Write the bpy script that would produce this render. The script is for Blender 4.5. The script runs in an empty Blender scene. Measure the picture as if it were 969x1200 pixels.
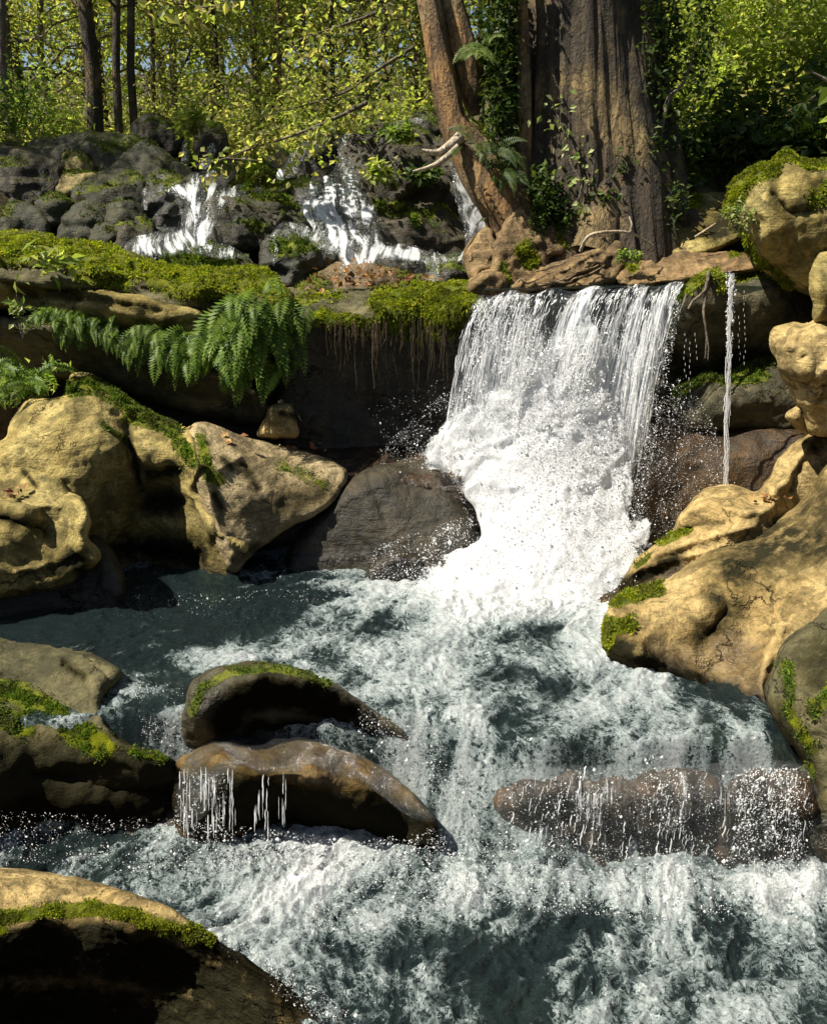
import bpy, math, random
import numpy as np
from mathutils import Vector, Matrix
from mathutils.geometry import delaunay_2d_cdt

# ------------------------------------------------------------------ camera, sky, sun, exposure
scene = bpy.context.scene
COL = scene.collection
F, CX, CY, EYE, PITCH = 1039.0, 484.5, 600.0, 2.63, math.radians(17.6)
cam = bpy.data.objects.new('camera', bpy.data.cameras.new('camera'))
cam.data.sensor_fit = 'VERTICAL'; cam.data.sensor_height = 24; cam.data.lens = F / 1200 * 24
cam.data.clip_start = 0.05; cam.data.clip_end = 500
cam.location = (0, 0, EYE); cam.rotation_euler = (math.pi / 2 - PITCH, 0, 0)
COL.objects.link(cam); scene.camera = cam
SUN_EL, SUN_AZ = 54, 106                      # azimuth counted to the left of the view direction
world = bpy.data.worlds.new('World'); scene.world = world; world.use_nodes = True
wn = world.node_tree
sky = wn.nodes.new('ShaderNodeTexSky'); sky.sky_type = 'NISHITA'; sky.sun_disc = False
sky.sun_elevation = math.radians(SUN_EL); sky.sun_rotation = math.radians(-SUN_AZ)
wn.links.new(sky.outputs[0], wn.nodes['Background'].inputs[0])
wn.nodes['Background'].inputs[1].default_value = 0.05
sl = bpy.data.lights.new('sun', 'SUN'); sl.energy = 5.0; sl.angle = math.radians(0.53); sl.color = (1, 0.94, 0.82)
sun = bpy.data.objects.new('sun', sl); COL.objects.link(sun)
e_, a_ = math.radians(SUN_EL), math.radians(SUN_AZ)
SUNV = Vector((-math.sin(a_) * math.cos(e_), math.cos(a_) * math.cos(e_), math.sin(e_)))
sun.rotation_euler = SUNV.to_track_quat('Z', 'Y').to_euler(); sun.location = SUNV * 30
vs = scene.view_settings
vs.view_transform = 'Standard'; vs.look = 'None'; vs.gamma = 1; vs.use_curve_mapping = False; vs.exposure = 1.15
cy = scene.cycles
cy.max_bounces = 8; cy.transparent_max_bounces = 14; cy.diffuse_bounces = 5; cy.glossy_bounces = 3
cy.transmission_bounces = 4; cy.caustics_reflective = False; cy.caustics_refractive = False
cy.sample_clamp_indirect = 4

rng = np.random.default_rng(7)
random.seed(7)

# ------------------------------------------------------------------ maths helpers
CP, SP = math.cos(PITCH), math.sin(PITCH)
def P(px, py, Y):
    """points seen at photo pixel (px, py) and standing Y metres in front of the camera"""
    px, py, Y = np.broadcast_arrays(np.asarray(px, float), np.asarray(py, float), np.asarray(Y, float))
    a = (px - CX) / F; b = (CY - py) / F
    dy = CP + b * SP; dz = -SP + b * CP
    t = Y / dy
    return np.stack([t * a, Y, EYE + t * dz], -1)
def YZ(py, z):
    b = (CY - py) / F
    return (z - EYE) * (CP + b * SP) / (-SP + b * CP)

_perm = np.random.default_rng(3).permutation(4096)
_grad = np.random.default_rng(4).normal(size=(4096, 3)); _grad /= np.linalg.norm(_grad, axis=1)[:, None]
def gn(p, seed=0):
    p = np.asarray(p, float) + seed * 17.31
    i = np.floor(p).astype(np.int64); f = p - i
    u = f * f * f * (f * (f * 6 - 15) + 10)
    out = 0
    for c in range(8):
        o = np.array([c & 1, (c >> 1) & 1, (c >> 2) & 1])
        q = i + o
        h = _perm[(q[..., 0] + _perm[(q[..., 1] + _perm[q[..., 2] & 4095]) & 4095]) & 4095]
        d = (_grad[h] * (f - o)).sum(-1)
        w = np.where(o == 1, u, 1 - u).prod(-1)
        out = out + w * d
    return out * 1.6
def fbm(p, oct=4, seed=0, gain=0.5):
    a, s, r = 1.0, 1.0, 0
    for k in range(oct):
        r = r + a * gn(np.asarray(p) * s, seed + k * 5); a *= gain; s *= 2.03
    return r
def ridged(p, oct=4, seed=0):
    a, s, r = 1.0, 1.0, 0
    for k in range(oct):
        r = r + a * (1 - 2 * np.abs(gn(np.asarray(p) * s, seed + k * 5))); a *= 0.5; s *= 2.1
    return r / 1.9
def sstep(a, b, x):
    t = np.clip((x - a) / (b - a), 0, 1); return t * t * (3 - 2 * t)

# ------------------------------------------------------------------ object helpers
def mesh(name, v, faces, mat, parent=None, attrs=None, smooth=True):
    """one mesh object; faces is one index array (n,3)/(n,4) or a list of them"""
    fl = [np.asarray(f, np.int32) for f in (faces if isinstance(faces, (list, tuple)) else [faces]) if len(f)]
    me = bpy.data.meshes.new(name)
    v = np.asarray(v, np.float32)
    me.vertices.add(len(v)); me.vertices.foreach_set('co', v.ravel())
    loops = np.concatenate([f.ravel() for f in fl])
    cnt = np.concatenate([np.full(len(f), f.shape[1]) for f in fl])
    me.loops.add(len(loops)); me.loops.foreach_set('vertex_index', loops.astype(np.int32))
    me.polygons.add(len(cnt))
    me.polygons.foreach_set('loop_start', (np.cumsum(cnt) - cnt).astype(np.int32))
    me.polygons.foreach_set('use_smooth', np.full(len(cnt), smooth, bool))
    for k, a in (attrs or {}).items():
        at = me.attributes.new(k, 'FLOAT', 'POINT'); at.data.foreach_set('value', np.asarray(a, np.float32))
    me.update(calc_edges=True); me.validate()
    me.materials.append(mat)
    o = bpy.data.objects.new(name, me); COL.objects.link(o)
    if parent: o.parent = parent
    return o
def tag(o, label, cat, group=None, kind=None):
    if kind: o['kind'] = kind
    if label: o['label'] = label
    if cat: o['category'] = cat
    if group: o['group'] = group
    return o
def empty(name, loc, label, cat, group=None):
    o = bpy.data.objects.new(name, None); o.location = loc; o.empty_display_size = 0.1
    COL.objects.link(o); return tag(o, label, cat, group)
def dup(root, loc, rotz, scale, label, group=None):
    r = root.copy(); COL.objects.link(r); r.location = loc; r.rotation_euler = (0, 0, rotz); r.scale = (scale,) * 3
    r['label'] = label
    if group: r['group'] = group
    for ch in list(root.children):
        c = ch.copy(); COL.objects.link(c); c.parent = r
        for g in ch.children:
            d = g.copy(); COL.objects.link(d); d.parent = c
    return r

# ------------------------------------------------------------------ materials
class N:
    def __init__(s, name):
        s.m = bpy.data.materials.new(name); s.m.use_nodes = True; s.t = s.m.node_tree; s.t.nodes.clear()
        s.out = s.n('ShaderNodeOutputMaterial')
    def n(s, typ, **kw):
        n = s.t.nodes.new(typ)
        for k, v in kw.items():
            if k.startswith('i_'): n.inputs[k[2:].replace('_', ' ')].default_value = v
            else: setattr(n, k, v)
        return n
    def l(s, a, b): s.t.links.new(a, b)
    def coord(s, scale=(1, 1, 1)):
        tc = s.n('ShaderNodeNewGeometry'); mp = s.n('ShaderNodeMapping'); mp.inputs['Scale'].default_value = scale
        s.l(tc.outputs['Position'], mp.inputs['Vector']); return mp.outputs[0]
    def noise(s, vec, scale, detail=4, rough=0.55, dist=0, out=0):
        n = s.n('ShaderNodeTexNoise'); n.inputs['Scale'].default_value = scale; n.inputs['Detail'].default_value = detail
        n.inputs['Roughness'].default_value = rough; n.inputs['Distortion'].default_value = dist
        if vec is not None: s.l(vec, n.inputs['Vector'])
        return n.outputs[out]
    def ramp(s, fac, stops, interp='LINEAR'):
        r = s.n('ShaderNodeValToRGB'); r.color_ramp.interpolation = interp
        el = r.color_ramp.elements
        while len(el) < len(stops): el.new(0.5)
        for e, (p, c) in zip(el, stops):
            e.position = p; e.color = (c, c, c, 1) if not hasattr(c, '__len__') else (*c, 1)
        s.l(fac, r.inputs[0]); return r.outputs[0]
    def mixc(s, fac, a, b, typ='MIX'):
        m = s.n('ShaderNodeMix', data_type='RGBA', blend_type=typ)
        s.sock(fac, m.inputs[0]); s.sock(a, m.inputs[6]); s.sock(b, m.inputs[7]); return m.outputs[2]
    def sock(s, v, i):
        if hasattr(v, 'is_output'): s.l(v, i)
        elif hasattr(v, '__len__'): i.default_value = (*v, 1)
        else: i.default_value = v
    def math(s, op, a, b=0.0, clamp=False):
        m = s.n('ShaderNodeMath', operation=op, use_clamp=clamp); s.sock(a, m.inputs[0]); s.sock(b, m.inputs[1]); return m.outputs[0]
    def attr(s, name):
        return s.n('ShaderNodeAttribute', attribute_name=name).outputs['Fac']
    def bump(s, h, strength, dist, prev=None):
        b = s.n('ShaderNodeBump'); b.inputs['Strength'].default_value = strength; b.inputs['Distance'].default_value = dist
        s.l(h, b.inputs['Height'])
        if prev is not None: s.l(prev, b.inputs['Normal'])
        return b.outputs[0]
    def mixs(s, fac, a, b):
        m = s.n('ShaderNodeMixShader'); s.sock(fac, m.inputs[0]); s.l(a, m.inputs[1]); s.l(b, m.inputs[2]); return m.outputs[0]
    def done(s, sh): s.l(sh, s.out.inputs[0]); return s.m

def rock_mat(name, c1, c2, c3, mossc=((0.05, 0.07, 0.006), (0.19, 0.20, 0.012)), bumpk=1.0):
    """weathered sandstone; attributes moss, wet and stain say where each lies, the last with painted shade too"""
    s = N(name); v = s.coord()
    big = s.noise(v, 1.7, 5, 0.6, 0.8); mid = s.noise(v, 7, 6, 0.65, 0.4); fine = s.noise(v, 42, 5, 0.7)
    lay = s.noise(s.coord((2, 2, 9)), 1.6, 4, 0.6, 1.2)
    c = s.mixc(s.ramp(big, [(0.36, 0), (0.62, 1)]), c1, c2)
    c = s.mixc(s.math('MULTIPLY', s.ramp(lay, [(0.5, 0), (0.72, 1)]), 0.6), c, c3)
    c = s.mixc(s.ramp(mid, [(0.56, 0), (0.74, 0.75)]), c, tuple(k * 0.45 for k in c3))      # lichen and mineral blotches
    c = s.mixc(s.ramp(mid, [(0.3, 0.45), (0.42, 0)]), c, tuple(min(1, k * 1.35) for k in c2))
    pat = s.ramp(s.noise(s.coord((1, 1, 1.3)), 2.3, 7, 0.72, 1.2), [(0.46, 0), (0.53, 0.55), (0.68, 0.85)])
    c = s.mixc(pat, c, tuple(k * 0.42 for k in c3))
    c = s.mixc(s.ramp(s.noise(v, 3.4, 7, 0.75, 0.6), [(0.36, 0.4), (0.44, 0)]), c, tuple(min(1, k * 1.45) for k in c2))
    ck = s.n('ShaderNodeTexVoronoi', feature='DISTANCE_TO_EDGE', i_Scale=1.5); cw = s.n('ShaderNodeVectorMath', operation='MULTIPLY_ADD')
    s.l(s.noise(v, 2.6, 5, 0.65, 0, 1), cw.inputs[0]); cw.inputs[1].default_value = (0.75,) * 3; s.l(s.coord((1, 1, 1.8)), cw.inputs[2]); s.l(cw.outputs[0], ck.inputs['Vector'])
    crk = s.math('MULTIPLY', s.ramp(ck.outputs['Distance'], [(0.0, 1), (0.022, 0)]), s.ramp(s.noise(v, 1.1, 3), [(0.54, 0), (0.62, 1)]))
    c = s.mixc(s.math('MULTIPLY', crk, 0.85), c, (0.02, 0.016, 0.01))
    li = s.n('ShaderNodeTexVoronoi', feature='SMOOTH_F1', i_Scale=7.0); s.l(cw.outputs[0], li.inputs['Vector'])
    c = s.mixc(s.math('MULTIPLY', s.ramp(li.outputs['Distance'], [(0.16, 0.6), (0.26, 0)]), s.ramp(fine, [(0.4, 0), (0.55, 1)])), c, (0.035, 0.036, 0.02))
    bed = s.noise(s.coord((1.2, 1.2, 14)), 2.0, 5, 0.65, 0.9)
    c = s.mixc(0.35, c, s.ramp(bed, [(0.35, 0.5), (0.6, 1.3)]), 'MULTIPLY')
    c = s.mixc(0.7, c, s.ramp(fine, [(0.3, 0.55), (0.7, 1.3)]), 'MULTIPLY')
    pits = s.n('ShaderNodeTexVoronoi', i_Scale=26.0); s.l(v, pits.inputs['Vector'])
    c = s.mixc(s.ramp(pits.outputs['Distance'], [(0.08, 0.5), (0.2, 0)]), c, (0.05, 0.04, 0.025))
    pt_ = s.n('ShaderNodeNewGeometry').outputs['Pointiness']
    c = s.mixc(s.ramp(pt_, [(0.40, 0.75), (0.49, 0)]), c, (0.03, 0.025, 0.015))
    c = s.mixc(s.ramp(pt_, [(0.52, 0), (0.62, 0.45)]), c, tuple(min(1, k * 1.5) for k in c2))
    st = s.math('MULTIPLY', s.attr('stain_shade'), s.ramp(s.noise(v, 9, 5, 0.7), [(0.32, 0.55), (0.55, 1.25)]), True)
    c = s.mixc(st, c, (0.022, 0.02, 0.011))  # this mask carries real stains and painted shade alike
    wet = s.math('MULTIPLY', s.attr('wet'), s.ramp(s.noise(v, 5, 4, 0.6), [(0.25, 0.7), (0.6, 1)]), True)
    c = s.mixc(wet, c, s.mixc(1, c, (0.30, 0.27, 0.25), 'MULTIPLY'))
    mo = s.ramp(s.math('ADD', s.attr('moss'), s.math('MULTIPLY', s.math('SUBTRACT', s.noise(v, 14, 6, 0.72), 0.5), 1.1)), [(0.38, 0), (0.55, 1)])
    mcol = s.mixc(s.ramp(s.noise(v, 6, 4, 0.6), [(0.35, 0), (0.65, 1)]), mossc[0], mossc[1])
    mcol = s.mixc(0.7, mcol, s.ramp(s.noise(v, 110, 3, 0.7), [(0.3, 0.35), (0.7, 1.4)]), 'MULTIPLY')
    c = s.mixc(mo, c, mcol)
    b = s.bump(mid, 0.6 * bumpk, 0.06); b = s.bump(bed, 0.35 * bumpk, 0.05, b); b = s.bump(fine, 0.8 * bumpk, 0.016, b); b = s.bump(s.math('SUBTRACT', 1.0, crk), 0.8 * bumpk, 0.03, b)
    b = s.bump(s.ramp(pits.outputs['Distance'], [(0.0, 0), (0.25, 1)]), 0.25 * bumpk, 0.012, b)
    b = s.bump(s.math('MULTIPLY', s.noise(v, 130, 3, 0.7), mo), 0.9, 0.02, b)
    p = s.n('ShaderNodeBsdfPrincipled'); s.l(c, p.inputs['Base Color']); s.l(b, p.inputs['Normal'])
    ro = s.mixc(wet, (0.85,) * 3, (0.17,) * 3); ro = s.mixc(s.math('MAXIMUM', mo, s.math('MULTIPLY', st, 0.8)), ro, (0.95,) * 3); s.l(ro, p.inputs['Roughness'])
    s.l(s.math('MULTIPLY_ADD' if False else 'MULTIPLY', s.math('SUBTRACT', s.math('ADD', s.math('MULTIPLY', wet, 0.7), 0.4), st), 0.5, True), p.inputs['Specular IOR Level'])
    return s.done(p.outputs[0])
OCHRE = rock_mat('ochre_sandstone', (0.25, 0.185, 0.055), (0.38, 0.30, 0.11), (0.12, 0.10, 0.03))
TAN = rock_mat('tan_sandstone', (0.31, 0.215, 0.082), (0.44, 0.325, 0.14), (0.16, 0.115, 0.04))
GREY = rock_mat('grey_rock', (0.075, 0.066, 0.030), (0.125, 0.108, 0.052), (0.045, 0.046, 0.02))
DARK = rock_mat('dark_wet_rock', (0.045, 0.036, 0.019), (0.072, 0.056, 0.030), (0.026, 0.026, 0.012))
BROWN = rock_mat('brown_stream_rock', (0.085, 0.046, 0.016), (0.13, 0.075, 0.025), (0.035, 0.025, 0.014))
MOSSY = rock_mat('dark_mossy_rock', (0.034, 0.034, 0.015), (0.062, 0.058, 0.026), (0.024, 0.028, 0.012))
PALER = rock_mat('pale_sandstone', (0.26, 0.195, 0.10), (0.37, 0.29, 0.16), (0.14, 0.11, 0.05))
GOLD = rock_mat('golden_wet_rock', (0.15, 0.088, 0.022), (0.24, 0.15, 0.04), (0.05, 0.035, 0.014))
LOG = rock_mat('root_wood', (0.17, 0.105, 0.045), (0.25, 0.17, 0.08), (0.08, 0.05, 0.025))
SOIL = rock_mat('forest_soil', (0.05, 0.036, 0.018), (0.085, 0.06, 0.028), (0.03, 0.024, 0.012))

def leaf_mat(name, cols, trans=0.5, rough=0.5, vary=None):
    s = N(name)
    r = s.n('ShaderNodeNewGeometry').outputs['Random Per Island']
    k = len(cols)
    c = s.ramp(r, [(i / k, c) for i, c in enumerate(cols)], 'CONSTANT')
    c = s.mixc(0.5, c, s.ramp(s.noise(s.coord(), 0.9, 2), [(0.3, 0.5), (0.7, 1.5)]), 'MULTIPLY')
    if vary: c = s.mixc(s.ramp(s.noise(s.coord(), 5.5, 4, 0.65), [(0.42, 0), (0.6, 0.75)]), c, vary)
    p = s.n('ShaderNodeBsdfPrincipled', i_Roughness=rough); s.l(c, p.inputs['Base Color']); p.inputs['Specular IOR Level'].default_value = 0.2
    t = s.n('ShaderNodeBsdfTranslucent'); s.l(s.mixc(1, c, (1.5, 1.6, 0.7), 'MULTIPLY'), t.inputs[0])
    return s.done(s.mixs(trans, p.outputs[0], t.outputs[0]))
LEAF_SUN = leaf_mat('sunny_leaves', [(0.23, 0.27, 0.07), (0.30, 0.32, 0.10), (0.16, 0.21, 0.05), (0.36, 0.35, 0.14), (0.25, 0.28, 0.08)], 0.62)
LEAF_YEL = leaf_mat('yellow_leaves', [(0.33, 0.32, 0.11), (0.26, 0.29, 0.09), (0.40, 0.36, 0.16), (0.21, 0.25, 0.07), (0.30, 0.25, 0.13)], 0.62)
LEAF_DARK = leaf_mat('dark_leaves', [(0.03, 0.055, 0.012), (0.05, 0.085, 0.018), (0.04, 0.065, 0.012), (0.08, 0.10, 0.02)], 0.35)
LEAF_MID = leaf_mat('green_leaves', [(0.16, 0.23, 0.06), (0.21, 0.28, 0.075), (0.12, 0.18, 0.04), (0.28, 0.32, 0.11)], 0.58)
LEAF_PALE = leaf_mat('pale_leaves', [(0.24, 0.28, 0.10), (0.32, 0.34, 0.15), (0.16, 0.22, 0.06)], 0.3, 0.35)
FERN = leaf_mat('fern_green', [(0.08, 0.14, 0.015), (0.12, 0.19, 0.02), (0.06, 0.11, 0.015), (0.16, 0.22, 0.03)], 0.4)
MOSS = leaf_mat('moss_green', [(0.26, 0.27, 0.012), (0.17, 0.22, 0.012), (0.33, 0.32, 0.018), (0.10, 0.15, 0.01)], 0.35, 0.9, (0.06, 0.065, 0.012))
MOSSD = leaf_mat('moss_deep', [(0.06, 0.11, 0.012), (0.10, 0.16, 0.014), (0.15, 0.19, 0.015), (0.04, 0.08, 0.01)], 0.3, 0.9, (0.05, 0.042, 0.014))
LITTER = leaf_mat('fallen_leaf', [(0.16, 0.06, 0.02), (0.22, 0.11, 0.04), (0.10, 0.04, 0.02), (0.28, 0.17, 0.06)], 0.15, 0.6)

def bark_mat(name, c1, c2, c3):
    s = N(name); v = s.coord((5, 5, 0.9))
    n1 = s.noise(v, 2.2, 6, 0.65, 0.6); n2 = s.noise(s.coord(), 1.4, 4, 0.6)
    c = s.mixc(s.ramp(n1, [(0.38, 0), (0.62, 1)]), c1, c2)
    c = s.mixc(s.ramp(n2, [(0.5, 0), (0.62, 1)]), c, c3)
    vo = s.n('ShaderNodeTexVoronoi', feature='DISTANCE_TO_EDGE', i_Scale=2.6); wv_ = s.n('ShaderNodeVectorMath', operation='MULTIPLY_ADD')
    s.l(s.noise(s.coord(), 4, 4, 0.6, 0, 1), wv_.inputs[0]); wv_.inputs[1].default_value = (1.2, 1.2, 1.2); s.l(v, wv_.inputs[2]); s.l(wv_.outputs[0], vo.inputs['Vector'])
    fis = s.ramp(vo.outputs['Distance'], [(0.0, 0.35), (0.16, 1)])
    c = s.mixc(s.math('SUBTRACT', 1.0, fis), c, tuple(k * 0.6 for k in c1))
    c = s.mixc(0.6, c, s.ramp(s.noise(s.coord(), 30, 5, 0.75), [(0.3, 0.45), (0.7, 1.45)]), 'MULTIPLY')
    b = s.bump(n1, 0.9, 0.06); b = s.bump(fis, 0.4, 0.02, b); b = s.bump(s.noise(s.coord(), 45, 4, 0.7), 0.6, 0.015, b)
    p = s.n('ShaderNodeBsdfPrincipled', i_Roughness=0.85); s.l(c, p.inputs['Base Color']); s.l(b, p.inputs['Normal'])
    return s.done(p.outputs[0])
BARK = bark_mat('brown_bark', (0.026, 0.018, 0.009), (0.056, 0.038, 0.017), (0.19, 0.13, 0.05))
BARKO = bark_mat('orange_bark', (0.06, 0.034, 0.014), (0.30, 0.16, 0.05), (0.24, 0.165, 0.075))
TWIG = bark_mat('grey_twig', (0.10, 0.08, 0.06), (0.20, 0.16, 0.11), (0.14, 0.10, 0.06))
ROOTP = bark_mat('pale_root', (0.15, 0.095, 0.045), (0.32, 0.235, 0.13), (0.22, 0.15, 0.07))
PALEW = bark_mat('pale_dead_wood', (0.40, 0.32, 0.22), (0.55, 0.47, 0.34), (0.35, 0.26, 0.15))

def water_mat(name, tint, scat, k=1.0):
    """clear running water with white foam where the attribute foam says it is aerated"""
    s = N(name); m1 = s.n('ShaderNodeMapping'); m1.inputs['Rotation'].default_value = (0, 0, -0.5); s.l(s.coord(), m1.inputs[0])
    m2 = s.n('ShaderNodeMapping'); m2.inputs['Scale'].default_value = (1.2, 0.82, 1); s.l(m1.outputs[0], m2.inputs[0]); v = m2.outputs[0]
    warp = s.noise(v, 3.5, 3, 0.6, 0, 1)
    vv = s.n('ShaderNodeVectorMath', operation='MULTIPLY_ADD'); s.l(warp, vv.inputs[0]); vv.inputs[1].default_value = (0.30,) * 3; s.l(v, vv.inputs[2])
    n1 = s.noise(vv.outputs[0], 26, 6, 0.72); n2 = s.noise(s.coord(), 40, 5, 0.72, 0.6); n3 = s.noise(vv.outputs[0], 13, 4, 0.6)
    web = s.math('SUBTRACT', 0.62, s.math('MULTIPLY', s.math('ABSOLUTE', s.math('SUBTRACT', n2, 0.5)), 2.4))       # a lace of thin foam lines
    web2 = s.math('SUBTRACT', 0.60, s.math('MULTIPLY', s.math('ABSOLUTE', s.math('SUBTRACT', n3, 0.5)), 1.7))
    f = s.math('ADD', s.math('MULTIPLY', n1, 0.34), s.math('ADD', s.math('MULTIPLY', web, 0.38), s.math('MULTIPLY', web2, 0.28)))
    f = s.math('ADD', s.math('SUBTRACT', f, 0.5), s.math('MULTIPLY', s.math('SUBTRACT', s.attr('foam'), 0.5), 0.62))
    foam = s.ramp(f, [(0.0, 0), (0.03, 0.45), (0.11, 0.95)])
    h = s.noise(vv.outputs[0], 30, 5, 0.68); h2 = s.noise(v, 95, 3, 0.65)
    b = s.bump(h, 1.0 * k, 0.16); b = s.bump(h2, 1.0 * k, 0.04, b)
    fr = s.n('ShaderNodeFresnel', i_IOR=1.34); s.l(b, fr.inputs['Normal'])
    g = s.n('ShaderNodeBsdfGlossy'); g.inputs['Roughness'].default_value = 0.035; s.l(b, g.inputs['Normal'])
    tr = s.n('ShaderNodeBsdfTransparent'); s.sock(tint, tr.inputs[0])
    di = s.n('ShaderNodeBsdfDiffuse'); s.sock(scat, di.inputs[0]); s.l(b, di.inputs['Normal'])
    body = s.mixs(0.28, tr.outputs[0], di.outputs[0])
    w = s.mixs(fr.outputs[0], body, g.outputs[0])
    fb = s.bump(n2, 1.0, 0.03, s.bump(n1, 1.0, 0.06))
    fd = s.n('ShaderNodeBsdfDiffuse'); s.l(fb, fd.inputs['Normal'])
    s.l(s.mixc(s.ramp(f, [(0.04, 0), (0.40, 1)]), (0.27, 0.34, 0.335), (0.88, 0.89, 0.89)), fd.inputs[0])
    gl = s.n('ShaderNodeBsdfGlossy'); gl.inputs['Roughness'].default_value = 0.15; s.l(fb, gl.inputs['Normal'])
    return s.done(s.mixs(foam, w, s.mixs(0.10, fd.outputs[0], gl.outputs[0])))
WATER = water_mat('stream_water', (0.50, 0.64, 0.63), (0.05, 0.085, 0.088))
def spray_mat():
    s = N('white_spray')
    d = s.n('ShaderNodeBsdfDiffuse'); s.sock((0.94, 0.945, 0.95), d.inputs[0])
    t = s.n('ShaderNodeBsdfTranslucent'); s.sock((0.94, 0.945, 0.95), t.inputs[0])
    g = s.n('ShaderNodeBsdfGlossy'); g.inputs['Roughness'].default_value = 0.12
    return s.done(s.mixs(0.12, s.mixs(0.5, d.outputs[0], t.outputs[0]), g.outputs[0]))
SPRAY = spray_mat()
def foam_mat():
    """aerated water: solid white in the middle, breaking into holes where the attribute foam drops"""
    s = N('white_water'); v = s.coord((1.7, 1.7, 0.5))
    n1 = s.noise(v, 9, 6, 0.72, 0.5); n2 = s.noise(s.coord(), 70, 4, 0.75)
    f = s.math('ADD', s.math('MULTIPLY', n1, 0.65), s.math('MULTIPLY', n2, 0.35))
    f = s.math('ADD', s.math('SUBTRACT', f, 0.5), s.math('MULTIPLY', s.math('SUBTRACT', s.attr('foam'), 0.5), 0.8))
    a = s.ramp(f, [(0.0, 0), (0.07, 1)])
    b = s.bump(n1, 0.8, 0.06); b = s.bump(n2, 0.8, 0.02, b)
    d = s.n('ShaderNodeBsdfDiffuse'); s.sock((0.94, 0.945, 0.95), d.inputs[0]); s.l(b, d.inputs['Normal'])
    t = s.n('ShaderNodeBsdfTranslucent'); s.sock((0.94, 0.945, 0.95), t.inputs[0])
    tr = s.n('ShaderNodeBsdfTransparent')
    return s.done(s.mixs(a, tr.outputs[0], s.mixs(0.4, d.outputs[0], t.outputs[0])))
FOAM = foam_mat()
def veil_mat():
    """thin falling film: threads of white with clear gaps between them"""
    s = N('falling_film')
    u = s.attr('u'); w = s.attr('v')
    cv = s.n('ShaderNodeCombineXYZ'); s.l(u, cv.inputs[0]); s.l(w, cv.inputs[1])
    n1 = s.noise(cv.outputs[0], 1.0, 5, 0.7, 0.15)
    n2 = s.noise(s.coord(), 90, 3, 0.7)
    f = s.math('ADD', s.math('MULTIPLY', n1, 0.75), s.math('MULTIPLY', n2, 0.25))
    f = s.math('ADD', s.math('SUBTRACT', f, 0.5), s.math('MULTIPLY', s.math('SUBTRACT', s.attr('foam'), 0.5), 0.6))
    a = s.ramp(f, [(0.0, 0.02), (0.04, 0.22), (0.16, 0.95)])
    d = s.n('ShaderNodeBsdfDiffuse'); s.sock((0.86, 0.88, 0.9), d.inputs[0])
    t = s.n('ShaderNodeBsdfTranslucent'); s.sock((0.86, 0.88, 0.9), t.inputs[0])
    tr = s.n('ShaderNodeBsdfTransparent'); s.sock((0.9, 0.93, 0.93), tr.inputs[0])
    g = s.n('ShaderNodeBsdfGlossy'); g.inputs['Roughness'].default_value = 0.1; s.l(s.bump(n1, 0.8, 0.03), g.inputs['Normal'])
    clear = s.mixs(0.08, tr.outputs[0], g.outputs[0])
    return s.done(s.mixs(a, clear, s.mixs(0.5, d.outputs[0], t.outputs[0])))
VEIL = veil_mat()

# ------------------------------------------------------------------ shape builders
def catmull(pts, step, closed=True):
    p = np.asarray(pts, float); n = len(p); out = []
    rngi = range(n if closed else n - 1)
    for i in rngi:
        if closed: a, b, c, d = p[i - 1], p[i], p[(i + 1) % n], p[(i + 2) % n]
        else: a, b, c, d = p[max(i - 1, 0)], p[i], p[i + 1], p[min(i + 2, n - 1)]
        m = max(1, int(np.linalg.norm(c[:2] - b[:2]) / step))
        for k in range(m):
            t = k / m
            out.append(0.5 * (2 * b + (c - a) * t + (2 * a - 5 * b + 4 * c - d) * t * t + (3 * b - a - 3 * c + d) * t ** 3))
    if not closed: out.append(p[-1])
    return np.array(out)
def inside(poly, q):
    x, y = q[:, 0], q[:, 1]; r = np.zeros(len(q), bool)
    a = poly; b = np.roll(poly, -1, 0)
    for (x0, y0), (x1, y1) in zip(a, b):
        if y0 == y1: continue
        r ^= ((y0 > y) != (y1 > y)) & (x < (x1 - x0) * (y - y0) / (y1 - y0) + x0)
    return r
def segdist(line, q, closed=True):
    a = np.asarray(line, float); b = np.roll(a, -1, 0)
    if not closed: a, b = a[:-1], b[:-1]
    d = np.full(len(q), 1e9)
    for s, e in zip(a, b):
        v = e - s; t = np.clip(((q - s) @ v) / max(v @ v, 1e-9), 0, 1)
        d = np.minimum(d, np.hypot(*(q - s - t[:, None] * v).T))
    return d
def tps(ctrl, q, reg=1e-3):
    c = np.array(ctrl, float); x = c[:, :2] / 100; y = c[:, 2]; n = len(x); q = q / 100
    if n == 1: return np.full(len(q), y[0])
    U = lambda r: np.where(r > 1e-9, r * r * np.log(r + 1e-12), 0)
    K = U(np.linalg.norm(x[:, None] - x[None], axis=-1)) + reg * np.eye(n)
    if n < 3:
        w = 1 / (np.linalg.norm(q[:, None] - x[None], axis=-1) ** 2 + 1e-3); return (w * y).sum(1) / w.sum(1)
    Pm = np.c_[np.ones(n), x]
    A = np.block([[K, Pm], [Pm.T, np.zeros((3, 3))]])
    s = np.linalg.lstsq(A, np.r_[y, 0, 0, 0], rcond=None)[0]
    r = U(np.linalg.norm(q[:, None] - x[None], axis=-1)) @ s[:n] + np.c_[np.ones(len(q)), q] @ s[n:]
    lo, hi = y.min(), y.max(); m = 0.12 * (hi - lo) + 0.05
    return np.clip(r, lo - m, hi + m)
def vnormals(v, t):
    n = np.zeros_like(v); fn = np.cross(v[t[:, 1]] - v[t[:, 0]], v[t[:, 2]] - v[t[:, 0]])
    for k in range(3): np.add.at(n, t[:, k], fn)
    return n / np.maximum(np.linalg.norm(n, axis=1), 1e-9)[:, None]

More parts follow.
